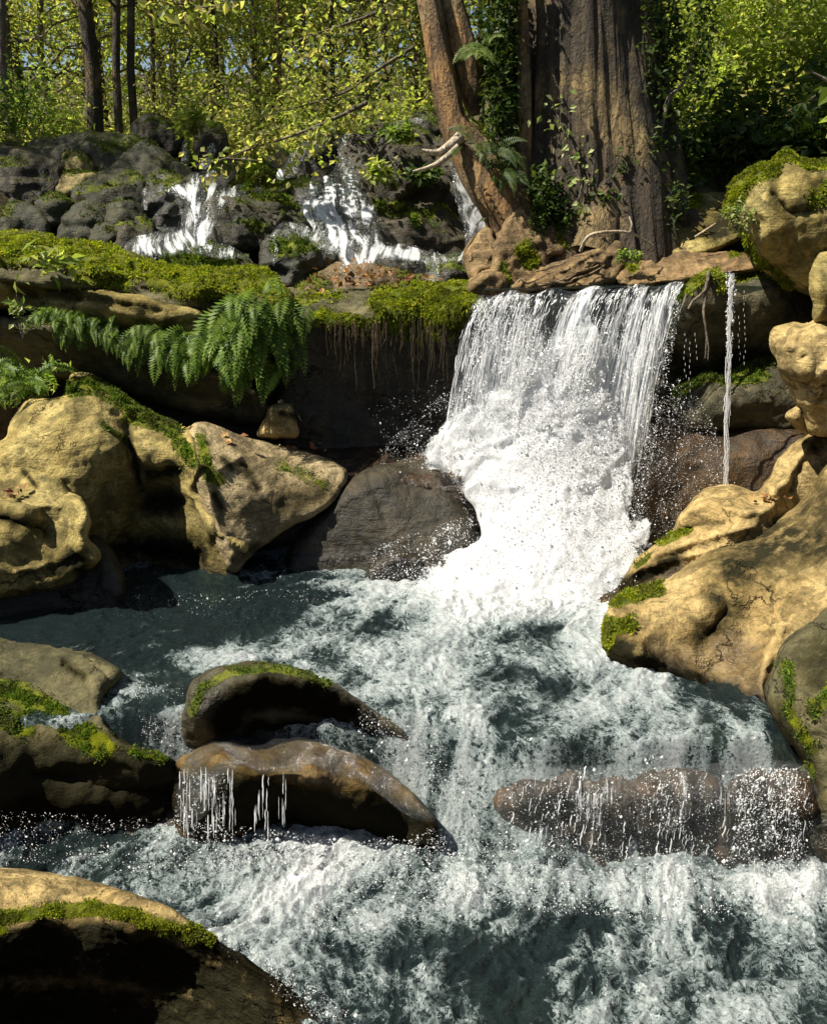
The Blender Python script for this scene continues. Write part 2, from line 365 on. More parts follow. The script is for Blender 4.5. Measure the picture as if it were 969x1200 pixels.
def strokes(lst, q):
    m = np.zeros(len(q))
    for s in lst or ():
        pts, r = s[0], s[1]; k = s[2] if len(s) > 2 else 1.0
        d = segdist(np.array(pts, float), q, False) if len(pts) > 1 else np.hypot(*(q - np.array(pts[0])).T)
        m = np.maximum(m, k * np.clip(1.25 - d / r, 0, 1))
    return m

def solid(outline, ctrl, R=16, edge=0.16, thick=0.6, step=4.0, amp=0.035, freq=2.6, fine=0.010, seed=0, fold=0.0, wob=2.0, crease=None):
    """a closed rounded body: front surface through the control depths, back surface `thick` behind it"""
    poly = catmull(outline, step)
    if wob:
        w = np.c_[poly / 45, np.full(len(poly), seed * 3.7)]
        poly = poly + wob * np.stack([gn(w, 11) + 0.6 * gn(w * 2.7, 12), gn(w, 13) + 0.6 * gn(w * 2.7, 14)], -1)
    x0, y0 = poly.min(0); x1, y1 = poly.max(0)
    gx, gy = np.meshgrid(np.arange(x0, x1, step), np.arange(y0, y1, step * 0.87))
    gx = gx + (np.arange(gx.shape[0]) % 2)[:, None] * step / 2
    q = np.stack([gx.ravel(), gy.ravel()], -1)
    q = q[inside(poly, q)]
    if len(q): q = q[segdist(poly, q) > step * 0.55]
    nb = len(poly); allp = np.r_[poly, q]
    ed = [(i, (i + 1) % nb) for i in range(nb)]
    vo, _, fo, *_ = delaunay_2d_cdt([Vector(p) for p in allp.tolist()], ed, [list(range(nb))], 1, 1e-5)
    q2 = np.array([tuple(p) for p in vo]); t = np.array([f for f in fo if len(f) == 3], int)
    d = segdist(poly, q2)
    bd = d < 1e-3
    prof = np.sqrt(np.clip(1 - (1 - np.clip(d / R, 0, 1)) ** 2, 0, 1))
    Yc = tps(ctrl, q2)
    for pts, rad, h in crease or ():            # sharp ridges (h>0) and cracks (h<0)
        dl = segdist(catmull(np.array(pts, float), 4, False), q2 + 3 * np.stack([gn(np.c_[q2 / 18, q2[:, 0] * 0], 71), gn(np.c_[q2 / 18, q2[:, 0] * 0], 72)], -1), False)
        Yc = Yc - h * np.exp(-dl / rad)
    Yf = Yc + edge * (1 - prof)
    profb = np.sqrt(np.clip(1 - (1 - np.clip(d / (2.2 * R), 0, 1)) ** 2, 0, 1))
    Yb = Yc + edge + thick * profb
    vf = P(q2[:, 0], q2[:, 1], Yf); vb = P(q2[:, 0], q2[:, 1], Yb)
    keep = ~bd; idx = np.full(len(q2), -1); idx[keep] = len(q2) + np.arange(keep.sum()); idx[bd] = np.where(bd)[0]
    v = np.r_[vf, vb[keep]]
    # front triangles face the camera
    a = q2[t]; cr = (a[:, 1, 0] - a[:, 0, 0]) * (a[:, 2, 1] - a[:, 0, 1]) - (a[:, 1, 1] - a[:, 0, 1]) * (a[:, 2, 0] - a[:, 0, 0])
    t[cr > 0] = t[cr > 0][:, ::-1]
    tri = np.r_[t, idx[t][:, ::-1]]
    n = vnormals(v, tri)
    p = v * freq
    wv = np.stack([gn(p * 0.7, seed + 21), gn(p * 0.7, seed + 22), gn(p * 0.7, seed + 23)], -1)
    disp = amp * fbm(p + 0.5 * wv, 3, seed) + fine * fbm(v * 13, 3, seed + 40)
    if fold: disp = disp + fold * (ridged(v * np.array([1.1, 1.1, 2.2]) * freq * 0.6 + 0.6 * wv, 2, seed + 60) - 0.3)
    fade = np.r_[0.35 + 0.65 * np.clip(d / R, 0, 1), np.ones(keep.sum())]
    v = v + n * (disp * fade)[:, None]
    return v, tri, np.r_[q2, q2[keep]], np.r_[np.ones(len(q2), bool), np.zeros(keep.sum(), bool)]

def tufts(v, tri, mask, count, size, mat, parent, droop=0.0, seed=1, name='moss', width=0.45):
    """a cushion of little pointed blades growing out of the surface where mask is high"""
    r = np.random.default_rng(seed)
    A = np.linalg.norm(np.cross(v[tri[:, 1]] - v[tri[:, 0]], v[tri[:, 2]] - v[tri[:, 0]]), axis=1)
    count = int(count * 1.7); size = size * 0.78
    w = A * np.clip(mask[tri].mean(1) - 0.12, 0, 1) ** 1.7
    if w.sum() <= 0: return None
    f = r.choice(len(tri), count, p=w / w.sum())
    b = r.dirichlet((1, 1, 1), count)
    p = (v[tri[f]] * b[:, :, None]).sum(1)
    nn = vnormals(v, tri); n = (nn[tri[f]] * b[:, :, None]).sum(1)
    clump = fbm(p * 11, 3, seed)
    keepm = clump > -0.35; p, n, clump = p[keepm], n[keepm], clump[keepm]; count = len(p)
    dirn = n + 0.75 * r.normal(size=(count, 3)) + np.array([0, 0, -droop])
    dirn /= np.linalg.norm(dirn, axis=1)[:, None]
    side = np.cross(dirn, r.normal(size=(count, 3))); side /= np.maximum(np.linalg.norm(side, axis=1), 1e-6)[:, None]
    L = size * (0.6 + 0.9 * r.random(count)) * (1 + 0.6 * clump)
    base = p + n * (clump * 0.010)[:, None] - dirn * (0.15 * L)[:, None]
    W = (width * L)[:, None] * 0.5
    tip = base + dirn * L[:, None] + np.array([0, 0, -droop]) * (L * 0.5)[:, None]
    mid = base + dirn * (0.5 * L)[:, None]
    vv = np.stack([base, mid + side * W, tip, mid - side * W], 1).reshape(-1, 3)
    o = mesh(name, vv, np.arange(count * 4).reshape(-1, 4), mat, parent, smooth=False); o['kind'] = 'stuff'; return o

def rock(label, outline, ctrl, mat=OCHRE, moss=None, wet=0.0, wets=None, stain_shade=None, cat='rock', name='boulder',
         group=None, waterline=None, tuft=0, tsize=0.022, tdroop=0.0, tmat=None, mossup=0.0, parent=None, **kw):
    seed = kw.get('seed', abs(hash(label)) % 97 if False else sum(map(ord, label)) % 97); kw['seed'] = seed
    v, tri, q, fr = solid(outline, ctrl, **kw)
    n = vnormals(v, tri)
    m = strokes(moss, q) * (fr | (n[:, 2] > 0.3))
    if mossup: m = np.maximum(m, mossup * sstep(0.35, 0.8, n[:, 2]) * (0.6 + 0.8 * fbm(v * 2.2, 2, seed + 9)))
    w = np.maximum(wet, strokes(wets, q))
    if waterline is not None:
        w = np.maximum(w, 1 - sstep(waterline + 0.05, waterline + 0.22, v[:, 2] + 0.08 * fbm(v * 3, 2, 5)))
    st = strokes(stain_shade, q)
    c = v[fr].mean(0); c[2] = v[:, 2].min()
    o = mesh(name, v - c, tri, mat, parent, {'moss': m, 'wet': np.clip(w, 0, 1), 'stain_shade': st})
    o.location = c
    if parent is None: tag(o, label, cat, group)
    if tuft: tufts(v - c, tri, m * fr, tuft, tsize, tmat or MOSS, o, tdroop, seed)
    return o

def tube(path, rad, sides=7, cap=True):
    p = np.asarray(path, float); n = len(p); rad = np.broadcast_to(np.asarray(rad, float), (n,))
    tg = np.gradient(p, axis=0); tg /= np.maximum(np.linalg.norm(tg, axis=1), 1e-9)[:, None]
    up = np.array([0.31, 0.87, 0.21]); s = np.cross(tg, up); s /= np.maximum(np.linalg.norm(s, axis=1), 1e-9)[:, None]
    u = np.cross(s, tg)
    a = np.linspace(0, 2 * np.pi, sides, endpoint=False)
    v = p[:, None] + rad[:, None, None] * (np.cos(a)[None, :, None] * s[:, None] + np.sin(a)[None, :, None] * u[:, None])
    f = []
    for i in range(n - 1):
        k = np.arange(sides); k2 = (k + 1) % sides
        f.append(np.stack([i * sides + k, i * sides + k2, (i + 1) * sides + k2, (i + 1) * sides + k], -1))
    f = np.concatenate(f)
    return v.reshape(-1, 3), f
class Bag:
    def __init__(s): s.v = []; s.q = []; s.t = []; s.n = 0
    def add(s, v, q=None, t=None):
        v = np.asarray(v, float)
        if q is not None and len(q): s.q.append(np.asarray(q) + s.n)
        if t is not None and len(t): s.t.append(np.asarray(t) + s.n)
        s.v.append(v); s.n += len(v)
    def tube(s, path, rad, sides=6): v, f = tube(path, rad, sides); s.add(v, f)
    def build(s, name, mat, parent=None, smooth=True, off=None):
        v = np.concatenate(s.v)
        if off is not None: v = v - np.asarray(off)
        fl = []
        if s.q: fl.append(np.concatenate(s.q))
        if s.t: fl.append(np.concatenate(s.t))
        return mesh(name, v, fl, mat, parent, smooth=smooth)

def leaves(p, size, r, droop=0.3, face=None, asp=0.5, fold=0.25):
    """folded pointed leaves: two quads each side of a midrib"""
    n = len(p); d = r.normal(size=(n, 3)); d[:, 2] = d[:, 2] * 0.6 - droop; d /= np.linalg.norm(d, axis=1)[:, None]
    up = r.normal(size=(n, 3)) * 0.7 + np.array([0, 0, 1.0]) if face is None else r.normal(size=(n, 3)) * 0.5 + np.asarray(face)
    s = np.cross(d, up); s /= np.maximum(np.linalg.norm(s, axis=1), 1e-6)[:, None]; u = np.cross(s, d)
    L = (size * (0.6 + 0.8 * r.random(n)))[:, None]; W = L * asp * 0.5
    b = p; t = p + d * L - u * L * 0.12; m = p + d * L * 0.45
    l1 = m + s * W + u * W * fold; r1 = m - s * W + u * W * fold
    v = np.stack([b, l1, t, r1, ], 1).reshape(-1, 3)
    i = np.arange(n) * 4
    tr = np.concatenate([np.stack([i, i + 1, i + 2], -1), np.stack([i, i + 2, i + 3], -1)])
    return v, tr

# ------------------------------------------------------------------ the ground: stream bed, shelf behind the fall, rising forest floor
def ground_z(x, y):
    z = np.interp(y, [-30, 0.9, 2.2, 3.85, 4.4, 7.7, 8.05, 8.7, 11.0, 14, 24, 60, 140], [1.2, 1.0, -1.15, -1.15, -0.5, -0.5, 1.85, 2.05, 3.25, 3.75, 4.6, 9, 24])
    bankl = np.clip(-x - 3.3, 0, 4) * 0.85 * np.clip((12 - y) / 3, 0, 1); bankr = np.clip(x - 2.5, 0, 4) * 0.9 * np.clip((12 - y) / 3, 0, 1)
    z = z + np.minimum(bankl + bankr, 3.2)
    z = z + np.clip(x - 0.5, 0, 30) * 0.10 * np.clip((y - 8.5) / 4, 0, 1)
    return z
def grid(xs, ys):
    X, Y = np.meshgrid(xs, ys); h, w = X.shape
    i = np.arange(h * w).reshape(h, w)
    return X, Y, np.stack([i[:-1, :-1], i[:-1, 1:], i[1:, 1:], i[1:, :-1]], -1).reshape(-1, 4)
gx = np.r_[np.linspace(-150, -12, 24)[:-1], np.linspace(-12, 12, 170), np.linspace(12, 150, 24)[1:]]
gy = np.r_[np.linspace(-60, -2, 12)[:-1], np.linspace(-2, 14, 170), np.linspace(14, 140, 40)[1:]]
X, Y, fq = grid(gx, gy)
Z = ground_z(X, Y)
pp = np.stack([X, Y, Z], -1)
Z = Z + 0.10 * fbm(pp * 1.1, 4, 2) * np.clip((Y + 2) / 3, 0, 1)
o = mesh('ground', np.stack([X, Y, Z], -1).reshape(-1, 3), fq, SOIL, None,
         {'moss': 0.34 * (Y.ravel() > 8) + 0 * X.ravel(), 'wet': (Z.ravel() < 0.1) * 0.8, 'stain_shade': 0 * X.ravel()})
o['kind'] = 'structure'

# ------------------------------------------------------------------ rocks, far to near (photo pixel outlines, each at its own depth)
UP = dict(R=7, edge=0.10, thick=0.9, step=3.0, amp=0.06, freq=3.2, fine=0.016, wob=3, fold=0.06)
UL = 'rocks beside the upper cascades'
def urock(label, outline, Y, mat=MOSSY, tilt=0.35, grow=1.2, **kw):
    """an upper block: leans back from its foot to its top"""
    a = np.array(outline, float); mc = a.mean(0); a = mc + (a - mc) * grow; outline = a.tolist(); t, b = a[:, 1].min(), a[:, 1].max(); cx = a[:, 0].mean()
    k = dict(UP); k.update(kw); k.setdefault('mossup', 0.55); k.setdefault('tuft', 500); k.setdefault('tsize', 0.026); k.setdefault('tmat', MOSSD); k['wet'] = max(k.get('wet', 0), 0.3)
    c = [(cx - 10, b, Y), (cx + 12, b, Y + 0.03), (cx, b - (b - t) * 0.72, Y + 0.1), (cx, t, Y + 0.1 + tilt), (a[:, 0].min(), (t + b) / 2, Y + 0.16), (a[:, 0].max(), (t + b) / 2, Y + 0.16)]
    return rock(label, outline, c, mat, group=UL, **k)
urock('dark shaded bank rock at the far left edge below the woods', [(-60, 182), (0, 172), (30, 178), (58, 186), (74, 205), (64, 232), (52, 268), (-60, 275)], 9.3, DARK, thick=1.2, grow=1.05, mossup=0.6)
urock('flat topped dark slab highest on the left, under the trees', [(48, 168), (75, 162), (103, 158), (140, 159), (168, 167), (174, 184), (140, 196), (100, 192), (58, 190)], 10.0, MOSSY, tilt=0.6)
urock('dark tangled stump rock at the foot of the two leaning trunks', [(158, 150), (165, 143), (180, 137), (198, 146), (210, 165), (195, 182), (160, 176)], 10.6, DARK)
urock('small ochre faced rock under the flat dark slab', [(76, 180), (92, 179), (109, 190), (107, 206), (90, 210), (78, 197)], 9.7, OCHRE)
urock('pale cornered rock left of the long sloping slab', [(110, 170), (130, 166), (157, 181), (150, 200), (128, 203), (114, 192)], 9.75, MOSSY, mossup=0.35)
urock('long sloping slab with a bright sunlit ridge above the left cascade', [(137, 202), (150, 186), (172, 172), (192, 181), (213, 196), (228, 212), (234, 226), (216, 228), (190, 222), (160, 224), (142, 222)], 9.45, MOSSY, tilt=0.5, mossup=0.3)
urock('yellowish rock with a sunlit edge, left of the green hump', [(46, 222), (55, 208), (75, 195), (95, 204), (114, 208), (104, 224), (78, 230), (55, 240)], 9.35, OCHRE)
urock('broad green mossy hump left of the thin white trickle', [(95, 226), (108, 212), (128, 205), (146, 203), (163, 211), (172, 227), (170, 256), (140, 262), (108, 258)], 9.1, MOSSY, mossup=0.55)
urock('dark rounded rock right of the thin trickle, left bank of the cascade', [(170, 225), (177, 212), (188, 203), (206, 211), (218, 221), (224, 236), (218, 258), (206, 276), (178, 280), (166, 262)], 9.0, MOSSY, wet=0.7)
urock('small pointed mossy rock between the shaded bank and the green hump', [(46, 242), (56, 233), (66, 228), (81, 236), (86, 254), (60, 262)], 9.0, MOSSY, mossup=0.5)
urock('low green boulder at the left edge above the mossy ledge', [(-40, 268), (-10, 252), (17, 240), (43, 250), (54, 276), (48, 292), (-40, 300)], 8.75, MOSSY, mossup=0.6)
urock('tall rounded green rock with a bright left rim', [(68, 282), (74, 262), (85, 248), (102, 238), (126, 231), (134, 245), (124, 268), (114, 292), (78, 296)], 8.8, MOSSY, mossup=0.45)
urock('wedge shaped rock with a pale sunlit crest', [(111, 252), (128, 240), (146, 230), (160, 239), (172, 256), (160, 276), (122, 272)], 8.85, MOSSY, mossup=0.3)
urock('narrow curved rock between the tall green rock and the grey dome', [(98, 290), (106, 271), (119, 257), (133, 253), (144, 260), (148, 275), (132, 300), (102, 302)], 8.65, MOSSY, mossup=0.4)
urock('smooth purple grey dome left of the cascade foot', [(116, 292), (132, 270), (148, 260), (159, 257), (174, 267), (181, 281), (170, 302), (150, 308), (122, 304)], 8.55, DARK, wet=0.4)
urock('square dark rock standing in the head of the left cascade', [(234, 152), (247, 146), (258, 149), (264, 172), (248, 196), (232, 192)], 10.0, DARK)
urock('low dark wet rock right of the left cascade head', [(244, 212), (250, 200), (264, 191), (286, 189), (293, 206), (288, 222), (262, 232), (247, 228)], 9.5, DARK, wet=0.6)
urock('bright mossy block under the overhanging yellow branch', [(280, 204), (298, 189), (317, 202), (343, 221), (338, 236), (300, 236), (280, 230)], 9.35, MOSSY, mossup=0.95, moss=[([(285, 210), (300, 198), (318, 212)], 16)], tuft=2500, tsize=0.035)
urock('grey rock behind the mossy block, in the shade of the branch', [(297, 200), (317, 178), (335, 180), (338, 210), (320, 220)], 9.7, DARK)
urock('long moss topped shelf between the two cascades', [(258, 232), (280, 223), (336, 224), (355, 232), (369, 252), (372, 272), (330, 276), (316, 252), (268, 240)], 9.1, MOSSY, mossup=0.8, moss=[([(300, 230), (350, 236)], 9)], tuft=1500, tsize=0.03)
urock('dark square faced block between the cascades with a pale edge', [(245, 246), (254, 236), (275, 237), (300, 245), (324, 251), (327, 268), (308, 288), (265, 290), (246, 280)], 8.85, DARK, tilt=0.2, wet=0.35, moss=[([(300, 262)], 18, .6)])
urock('pale wet dome with green moss on its front, water sheeting over it', [(310, 300), (316, 274), (326, 261), (346, 260), (373, 270), (400, 289), (408, 318), (350, 332), (318, 324)], 8.65, MOSSY, tilt=0.5, wet=0.7, moss=[([(330, 290), (370, 284)], 15)], tuft=1800, tsize=0.03)
urock('dark block splitting the right cascade at its top', [(348, 205), (357, 172), (372, 160), (399, 161), (402, 202), (382, 216), (354, 214)], 9.8, DARK, tilt=0.2, wet=0.5)
urock('small wet rock under the splitting block', [(338, 230), (355, 211), (375, 226), (374, 250), (342, 250)], 9.3, DARK, wet=0.8)
urock('green tufted hump at the lip of the ledge below the left cascade', [(196, 306), (214, 292), (240, 289), (264, 296), (288, 306), (286, 326), (200, 326)], 8.25, MOSSY, tilt=0.3, mossup=0.9, moss=[([(215, 300), (270, 302)], 14)], tuft=3000, tsize=0.035)
urock('tallest black block right of the cascades with leafy tufts', [(412, 176), (436, 157), (460, 152), (479, 153), (502, 167), (524, 182), (533, 225), (542, 270), (505, 276), (450, 262), (420, 250), (413, 215)], 9.15, DARK, tilt=0.5, step=3, wet=0.35, moss=[([(462, 160), (476, 164)], 9)], tuft=700)
urock('broad dark block with a mossy sunlit brow, below the tallest one', [(427, 252), (440, 234), (470, 241), (506, 245), (534, 262), (549, 289), (552, 312), (500, 314), (465, 300), (438, 290)], 8.8, DARK, tilt=0.3, wet=0.3, moss=[([(440, 240), (480, 246), (505, 250)], 8), ([(484, 252), (488, 262)], 7)], tuft=1500, tsize=0.028)
urock('small black wet block left of the gnarled root knob', [(488, 308), (520, 301), (548, 300), (560, 312), (558, 338), (505, 340)], 8.3, DARK, tilt=0.2, wet=0.9)
urock('black wet block under the foot of the right cascade', [(422, 312), (440, 298), (482, 301), (500, 318), (502, 340), (432, 336)], 8.35, DARK, tilt=0.2, wet=0.9)
urock('dark boulder at the very top of the right cascade', [(485, 144), (502, 130), (518, 146), (516, 178), (488, 172)], 9.9, DARK, wet=0.5)
urock('mound of brown leaf litter and roots on the ledge', [(360, 336), (395, 315), (430, 311), (462, 319), (505, 330), (490, 348), (390, 350)], 8.05, LOG, tilt=0.25, fold=0.03)

# roots and gnarled knobs at the foot of the great tree
RT = dict(R=9, edge=0.10, thick=0.45, step=2.4, amp=0.035, freq=3.0, fine=0.018, fold=0.05, wob=3)
rock('narrow orange brown rock beside the blue sheet of water', [(545, 300), (556, 280), (567, 268), (577, 272), (585, 292), (590, 315), (567, 332), (550, 322)], [(566, 300, 7.75), (550, 305, 7.85), (570, 270, 7.9)], LOG, name='weathered_rock', **RT)
rock('big weathered knob of rock with green tufts below the trunk', [(578, 300), (588, 264), (608, 242), (636, 245), (666, 270), (672, 292), (646, 304), (638, 325), (602, 342), (578, 336)], [(610, 300, 7.6), (625, 245, 8.0), (665, 280, 7.9), (590, 330, 7.5)], LOG, name='weathered_rock', moss=[([(612, 292), (622, 305)], 11), ([(655, 270), (664, 284)], 8), ([(590, 310), (595, 328)], 6)], tuft=1500, tsize=0.03, **RT)
rock('small pale rock at the top left corner of the main fall', [(547, 338), (563, 317), (586, 319), (596, 336), (580, 348), (558, 348)], [(570, 330, 7.45)], LOG, name='weathered_rock', **RT)
rock('pale fluted rock lying along the lip of the main fall', [(596, 338), (618, 320), (660, 306), (690, 292), (722, 282), (732, 300), (722, 328), (690, 338), (640, 342), (610, 343)], [(610, 335, 7.45), (660, 322, 7.5), (715, 290, 7.75), (720, 330, 7.5)], LOG, crease=[([(625, 332), (665, 312), (700, 294)], 4, .06), ([(640, 336), (690, 312), (720, 298)], 4, .05), ([(612, 334), (650, 318)], 4, -.05), ([(660, 334), (710, 314)], 4, -.05), ([(620, 326), (670, 305)], 3, -.05)], name='weathered_rock', **RT)
rock('low flat slab along the lip right of the fluted rock', [(716, 318), (732, 298), (775, 295), (800, 289), (832, 294), (874, 298), (890, 316), (832, 324), (790, 330), (740, 338)], [(740, 325, 7.5), (800, 300, 7.8), (800, 322, 7.5), (880, 308, 7.5)], LOG, name='rock_slab', moss=[([(728, 300), (742, 312)], 9), ([(860, 298)], 9)], tuft=500, **RT)
rock('tilted ochre slab with a mossy back, right of the great tree', [(742, 280), (775, 262), (800, 238), (822, 226), (855, 228), (872, 255), (862, 284), (815, 300), (765, 300), (742, 293)], [(800, 290, 7.9), (750, 285, 8.1), (825, 230, 8.5), (860, 260, 8.1), (790, 258, 8.2)], OCHRE, R=10, edge=0.12, thick=0.8, step=3, moss=[([(780, 262), (815, 236)], 11)], stain_shade=[([(840, 270), (860, 250)], 25)], tuft=1500, tsize=0.03)
rock('round mossy mound behind the tilted slab', [(785, 212), (796, 200), (818, 189), (844, 190), (860, 202), (862, 226), (822, 236), (796, 236)], [(820, 215, 9.0), (825, 190, 9.4)], GREY, R=10, thick=0.8, step=3, mossup=0.7, moss=[([(800, 205), (845, 200)], 14, .7)], tuft=1800, tsize=0.04, tmat=MOSSD)
rock('great yellow boulder with thick bright moss on top, upper right edge', [(851, 240), (857, 219), (872, 203), (895, 195), (904, 192), (912, 179), (926, 178), (944, 189), (985, 186), (1080, 186), (1090, 345), (1000, 352), (952, 348), (925, 336), (897, 319), (881, 303), (871, 277), (856, 265)],
     [(900, 270, 6.55), (870, 250, 6.7), (880, 212, 6.75), (920, 200, 6.55), (925, 180, 6.85), (985, 190, 6.8), (960, 290, 6.45), (950, 340, 6.75), (1060, 260, 6.5), (895, 318, 6.8)], OCHRE, R=18, thick=1.3, step=3.2, amp=0.03, fold=0.012,
     moss=[([(860, 245), (866, 220), (885, 204), (903, 198)], 11), ([(908, 198), (914, 186), (928, 183), (945, 193), (985, 192), (1060, 192)], 9), ([(955, 232), (975, 222)], 17, .6), ([(872, 275), (885, 300), (925, 335)], 6, .7)], stain_shade=[([(905, 205), (905, 235), (925, 250), (960, 215)], 9, .7)], tuft=16000, tsize=0.03, tdroop=0.25, crease=[([(903, 228), (925, 248), (952, 245)], 4, -.06), ([(880, 240), (900, 262), (890, 300)], 10, .05), ([(960, 310), (930, 325)], 8, .05)])
rock('dark ochre wall under the mossy lip right of the main fall', [(792, 352), (800, 338), (816, 324), (829, 315), (846, 312), (865, 317), (890, 315), (922, 330), (985, 345), (985, 440), (920, 452), (780, 470), (745, 470), (752, 420), (772, 385)],
     [(800, 400, 7.45), (860, 390, 7.4), (930, 380, 7.35), (840, 320, 7.3), (850, 312, 7.7), (900, 330, 7.3), (830, 455, 7.6), (790, 350, 7.35)], GREY, R=12, thick=0.8, step=3.2, wet=0.45,
     moss=[([(795, 345), (815, 330), (840, 318), (866, 321), (895, 320)], 9), ([(840, 325), (844, 338)], 8)], stain_shade=[([(850, 430), (920, 430)], 30), ([(780, 420), (820, 440)], 22)], tuft=2600, tsize=0.03, tdroop=0.5)
rock('narrow mossy shelf half way down the right wall', [(776, 470), (789, 456), (810, 445), (829, 437), (848, 442), (862, 432), (880, 422), (902, 409), (935, 425), (965, 470), (945, 505), (890, 508), (850, 508), (800, 500), (784, 486)],
     [(800, 480, 7.15), (830, 440, 7.4), (850, 480, 7.1), (900, 412, 7.5), (910, 470, 7.1), (870, 440, 7.25), (870, 505, 7.25)], GREY, R=11, thick=0.7, step=3, wet=0.4,
     moss=[([(780, 468), (810, 450), (832, 442), (850, 446)], 9), ([(862, 440), (885, 428), (905, 415)], 13), ([(868, 444), (895, 440)], 9)], tuft=5000, tsize=0.026, tmat=MOSSD)
rock('dark wet boulder at the foot of the right wall, beaded with drops', [(738, 520), (748, 497), (790, 488), (850, 503), (897, 498), (950, 505), (965, 560), (950, 640), (800, 660), (745, 650), (735, 580)], [(760, 540, 6.95), (850, 545, 6.9), (920, 540, 6.9), (850, 500, 7.2), (850, 600, 6.95)], BROWN, R=16, thick=0.8, step=4, wet=0.6)
rock('small splashed rock peeping out behind the right edge of the fall', [(735, 450), (755, 436), (782, 446), (800, 470), (790, 500), (740, 505)], [(765, 470, 7.2), (765, 440, 7.35)], DARK, R=10, step=3, wet=1)
rock('pale knobbly boulder at the right edge, under the yellow one', [(902, 398), (908, 385), (926, 381), (946, 378), (959, 366), (976, 354), (1075, 340), (1085, 520), (965, 512), (948, 506), (938, 488), (926, 465), (915, 440), (905, 415)],
     [(930, 400, 6.2), (925, 383, 6.45), (960, 440, 6.05), (935, 480, 6.25), (1040, 430, 6.0), (975, 360, 6.4)], TAN, R=16, thick=0.9, step=3, amp=0.05, fold=0.05, freq=3.4, crease=[([(912, 398)], 4, -.06), ([(922, 392)], 4, -.05), ([(935, 390)], 4, -.06), ([(948, 386)], 4, -.05), ([(908, 404), (935, 408), (950, 415), (943, 440)], 5, .06), ([(955, 420)], 8, -.06), ([(925, 420)], 9, -.05), ([(960, 440), (950, 480)], 6, .05)])
rock('upright stub of yellow rock between the two right hand boulders', [(950, 325), (957, 301), (972, 293), (1050, 292), (1050, 380), (960, 380), (952, 352)], [(975, 335, 6.2), (965, 300, 6.35)], OCHRE, R=12, thick=0.6, step=3, fold=0.03)
rock('little pale stub of rock below the knobbly boulder', [(921, 489), (932, 476), (943, 479), (948, 508), (934, 506)], [(935, 490, 6.3)], TAN, R=8, thick=0.3, step=2.5)

# the long ledge left of the main fall
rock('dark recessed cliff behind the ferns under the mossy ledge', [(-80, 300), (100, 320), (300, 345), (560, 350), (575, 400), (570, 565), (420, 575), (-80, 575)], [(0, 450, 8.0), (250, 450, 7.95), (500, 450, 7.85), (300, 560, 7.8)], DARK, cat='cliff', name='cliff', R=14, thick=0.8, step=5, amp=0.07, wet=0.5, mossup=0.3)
rock('long mossy ledge top running left from the fern', [(-80, 272), (30, 271), (60, 277), (120, 285), (160, 297), (190, 308), (240, 314), (300, 313), (316, 318), (332, 335), (345, 348), (318, 364), (280, 374), (230, 372), (190, 360), (120, 346), (60, 336), (-80, 322)],
     [(0, 276, 8.2), (0, 296, 7.6), (0, 318, 7.5), (120, 290, 8.1), (120, 312, 7.5), (120, 342, 7.5), (240, 316, 8.0), (240, 332, 7.35), (240, 362, 7.5), (310, 322, 7.8), (320, 345, 7.3)], GREY, cat='ledge', name='ledge', R=10, thick=0.8, step=3.2, amp=0.06, fold=0.03,
     moss=[([(-40, 290), (60, 300), (120, 306), (180, 318)], 20, .9), ([(190, 320), (240, 328), (300, 328), (320, 338)], 26), ([(-40, 285), (60, 290), (130, 298)], 18), ([(200, 345), (300, 350)], 14, .5), ([(90, 325), (150, 338)], 10, .7)], tuft=16000, tsize=0.032, tdroop=0.35, crease=[([(-40, 312), (60, 320), (120, 328), (200, 345)], 7, -.10), ([(250, 352), (310, 350)], 8, -.12)])
rock('bare ochre slab under the mossy ledge, left of the big fern', [(-80, 320), (60, 331), (130, 341), (190, 354), (235, 366), (252, 384), (236, 402), (190, 400), (150, 388), (100, 380), (40, 368), (-80, 358)], [(0, 340, 7.5), (100, 358, 7.45), (200, 378, 7.4), (60, 335, 7.7), (200, 398, 7.6)], OCHRE, cat='slab', name='rock_slab', R=12, thick=0.5, step=3.5, stain_shade=[([(60, 340), (200, 362)], 11, .6), ([(195, 375)], 14, .8)], crease=[([(60, 350), (150, 368), (230, 385)], 5, .06), ([(20, 342), (120, 352), (200, 366)], 4, -.06)])
rock('dim lower rock band where the row of small ferns grows', [(-80, 372), (60, 376), (130, 392), (200, 412), (260, 432), (310, 465), (312, 500), (250, 492), (180, 474), (100, 448), (-80, 440)], [(0, 400, 7.6), (120, 420, 7.55), (220, 450, 7.5), (290, 480, 7.55)], GREY, cat='slab', name='rock_slab', R=12, thick=0.5, step=4, mossup=0.5, wet=0.3)
rock('bright moss capped ledge joining the left edge of the main fall', [(326, 338), (370, 341), (400, 336), (450, 335), (500, 331), (552, 332), (564, 346), (562, 388), (545, 398), (500, 402), (455, 393), (410, 388), (372, 382), (342, 372)],
     [(350, 343, 7.9), (350, 365, 7.35), (450, 340, 7.8), (450, 360, 7.25), (450, 388, 7.4), (545, 337, 7.7), (545, 352, 7.2), (545, 392, 7.35)], GREY, cat='ledge', name='ledge', R=10, thick=0.7, step=3.2, amp=0.06, fold=0.02,
     moss=[([(450, 355), (500, 348), (556, 345)], 22), ([(455, 375), (555, 370)], 16), ([(375, 372), (440, 384)], 11), ([(350, 350), (400, 345)], 9, .5), ([(480, 392), (555, 388)], 9, .8)], tuft=18000, tsize=0.034, tdroop=0.55)
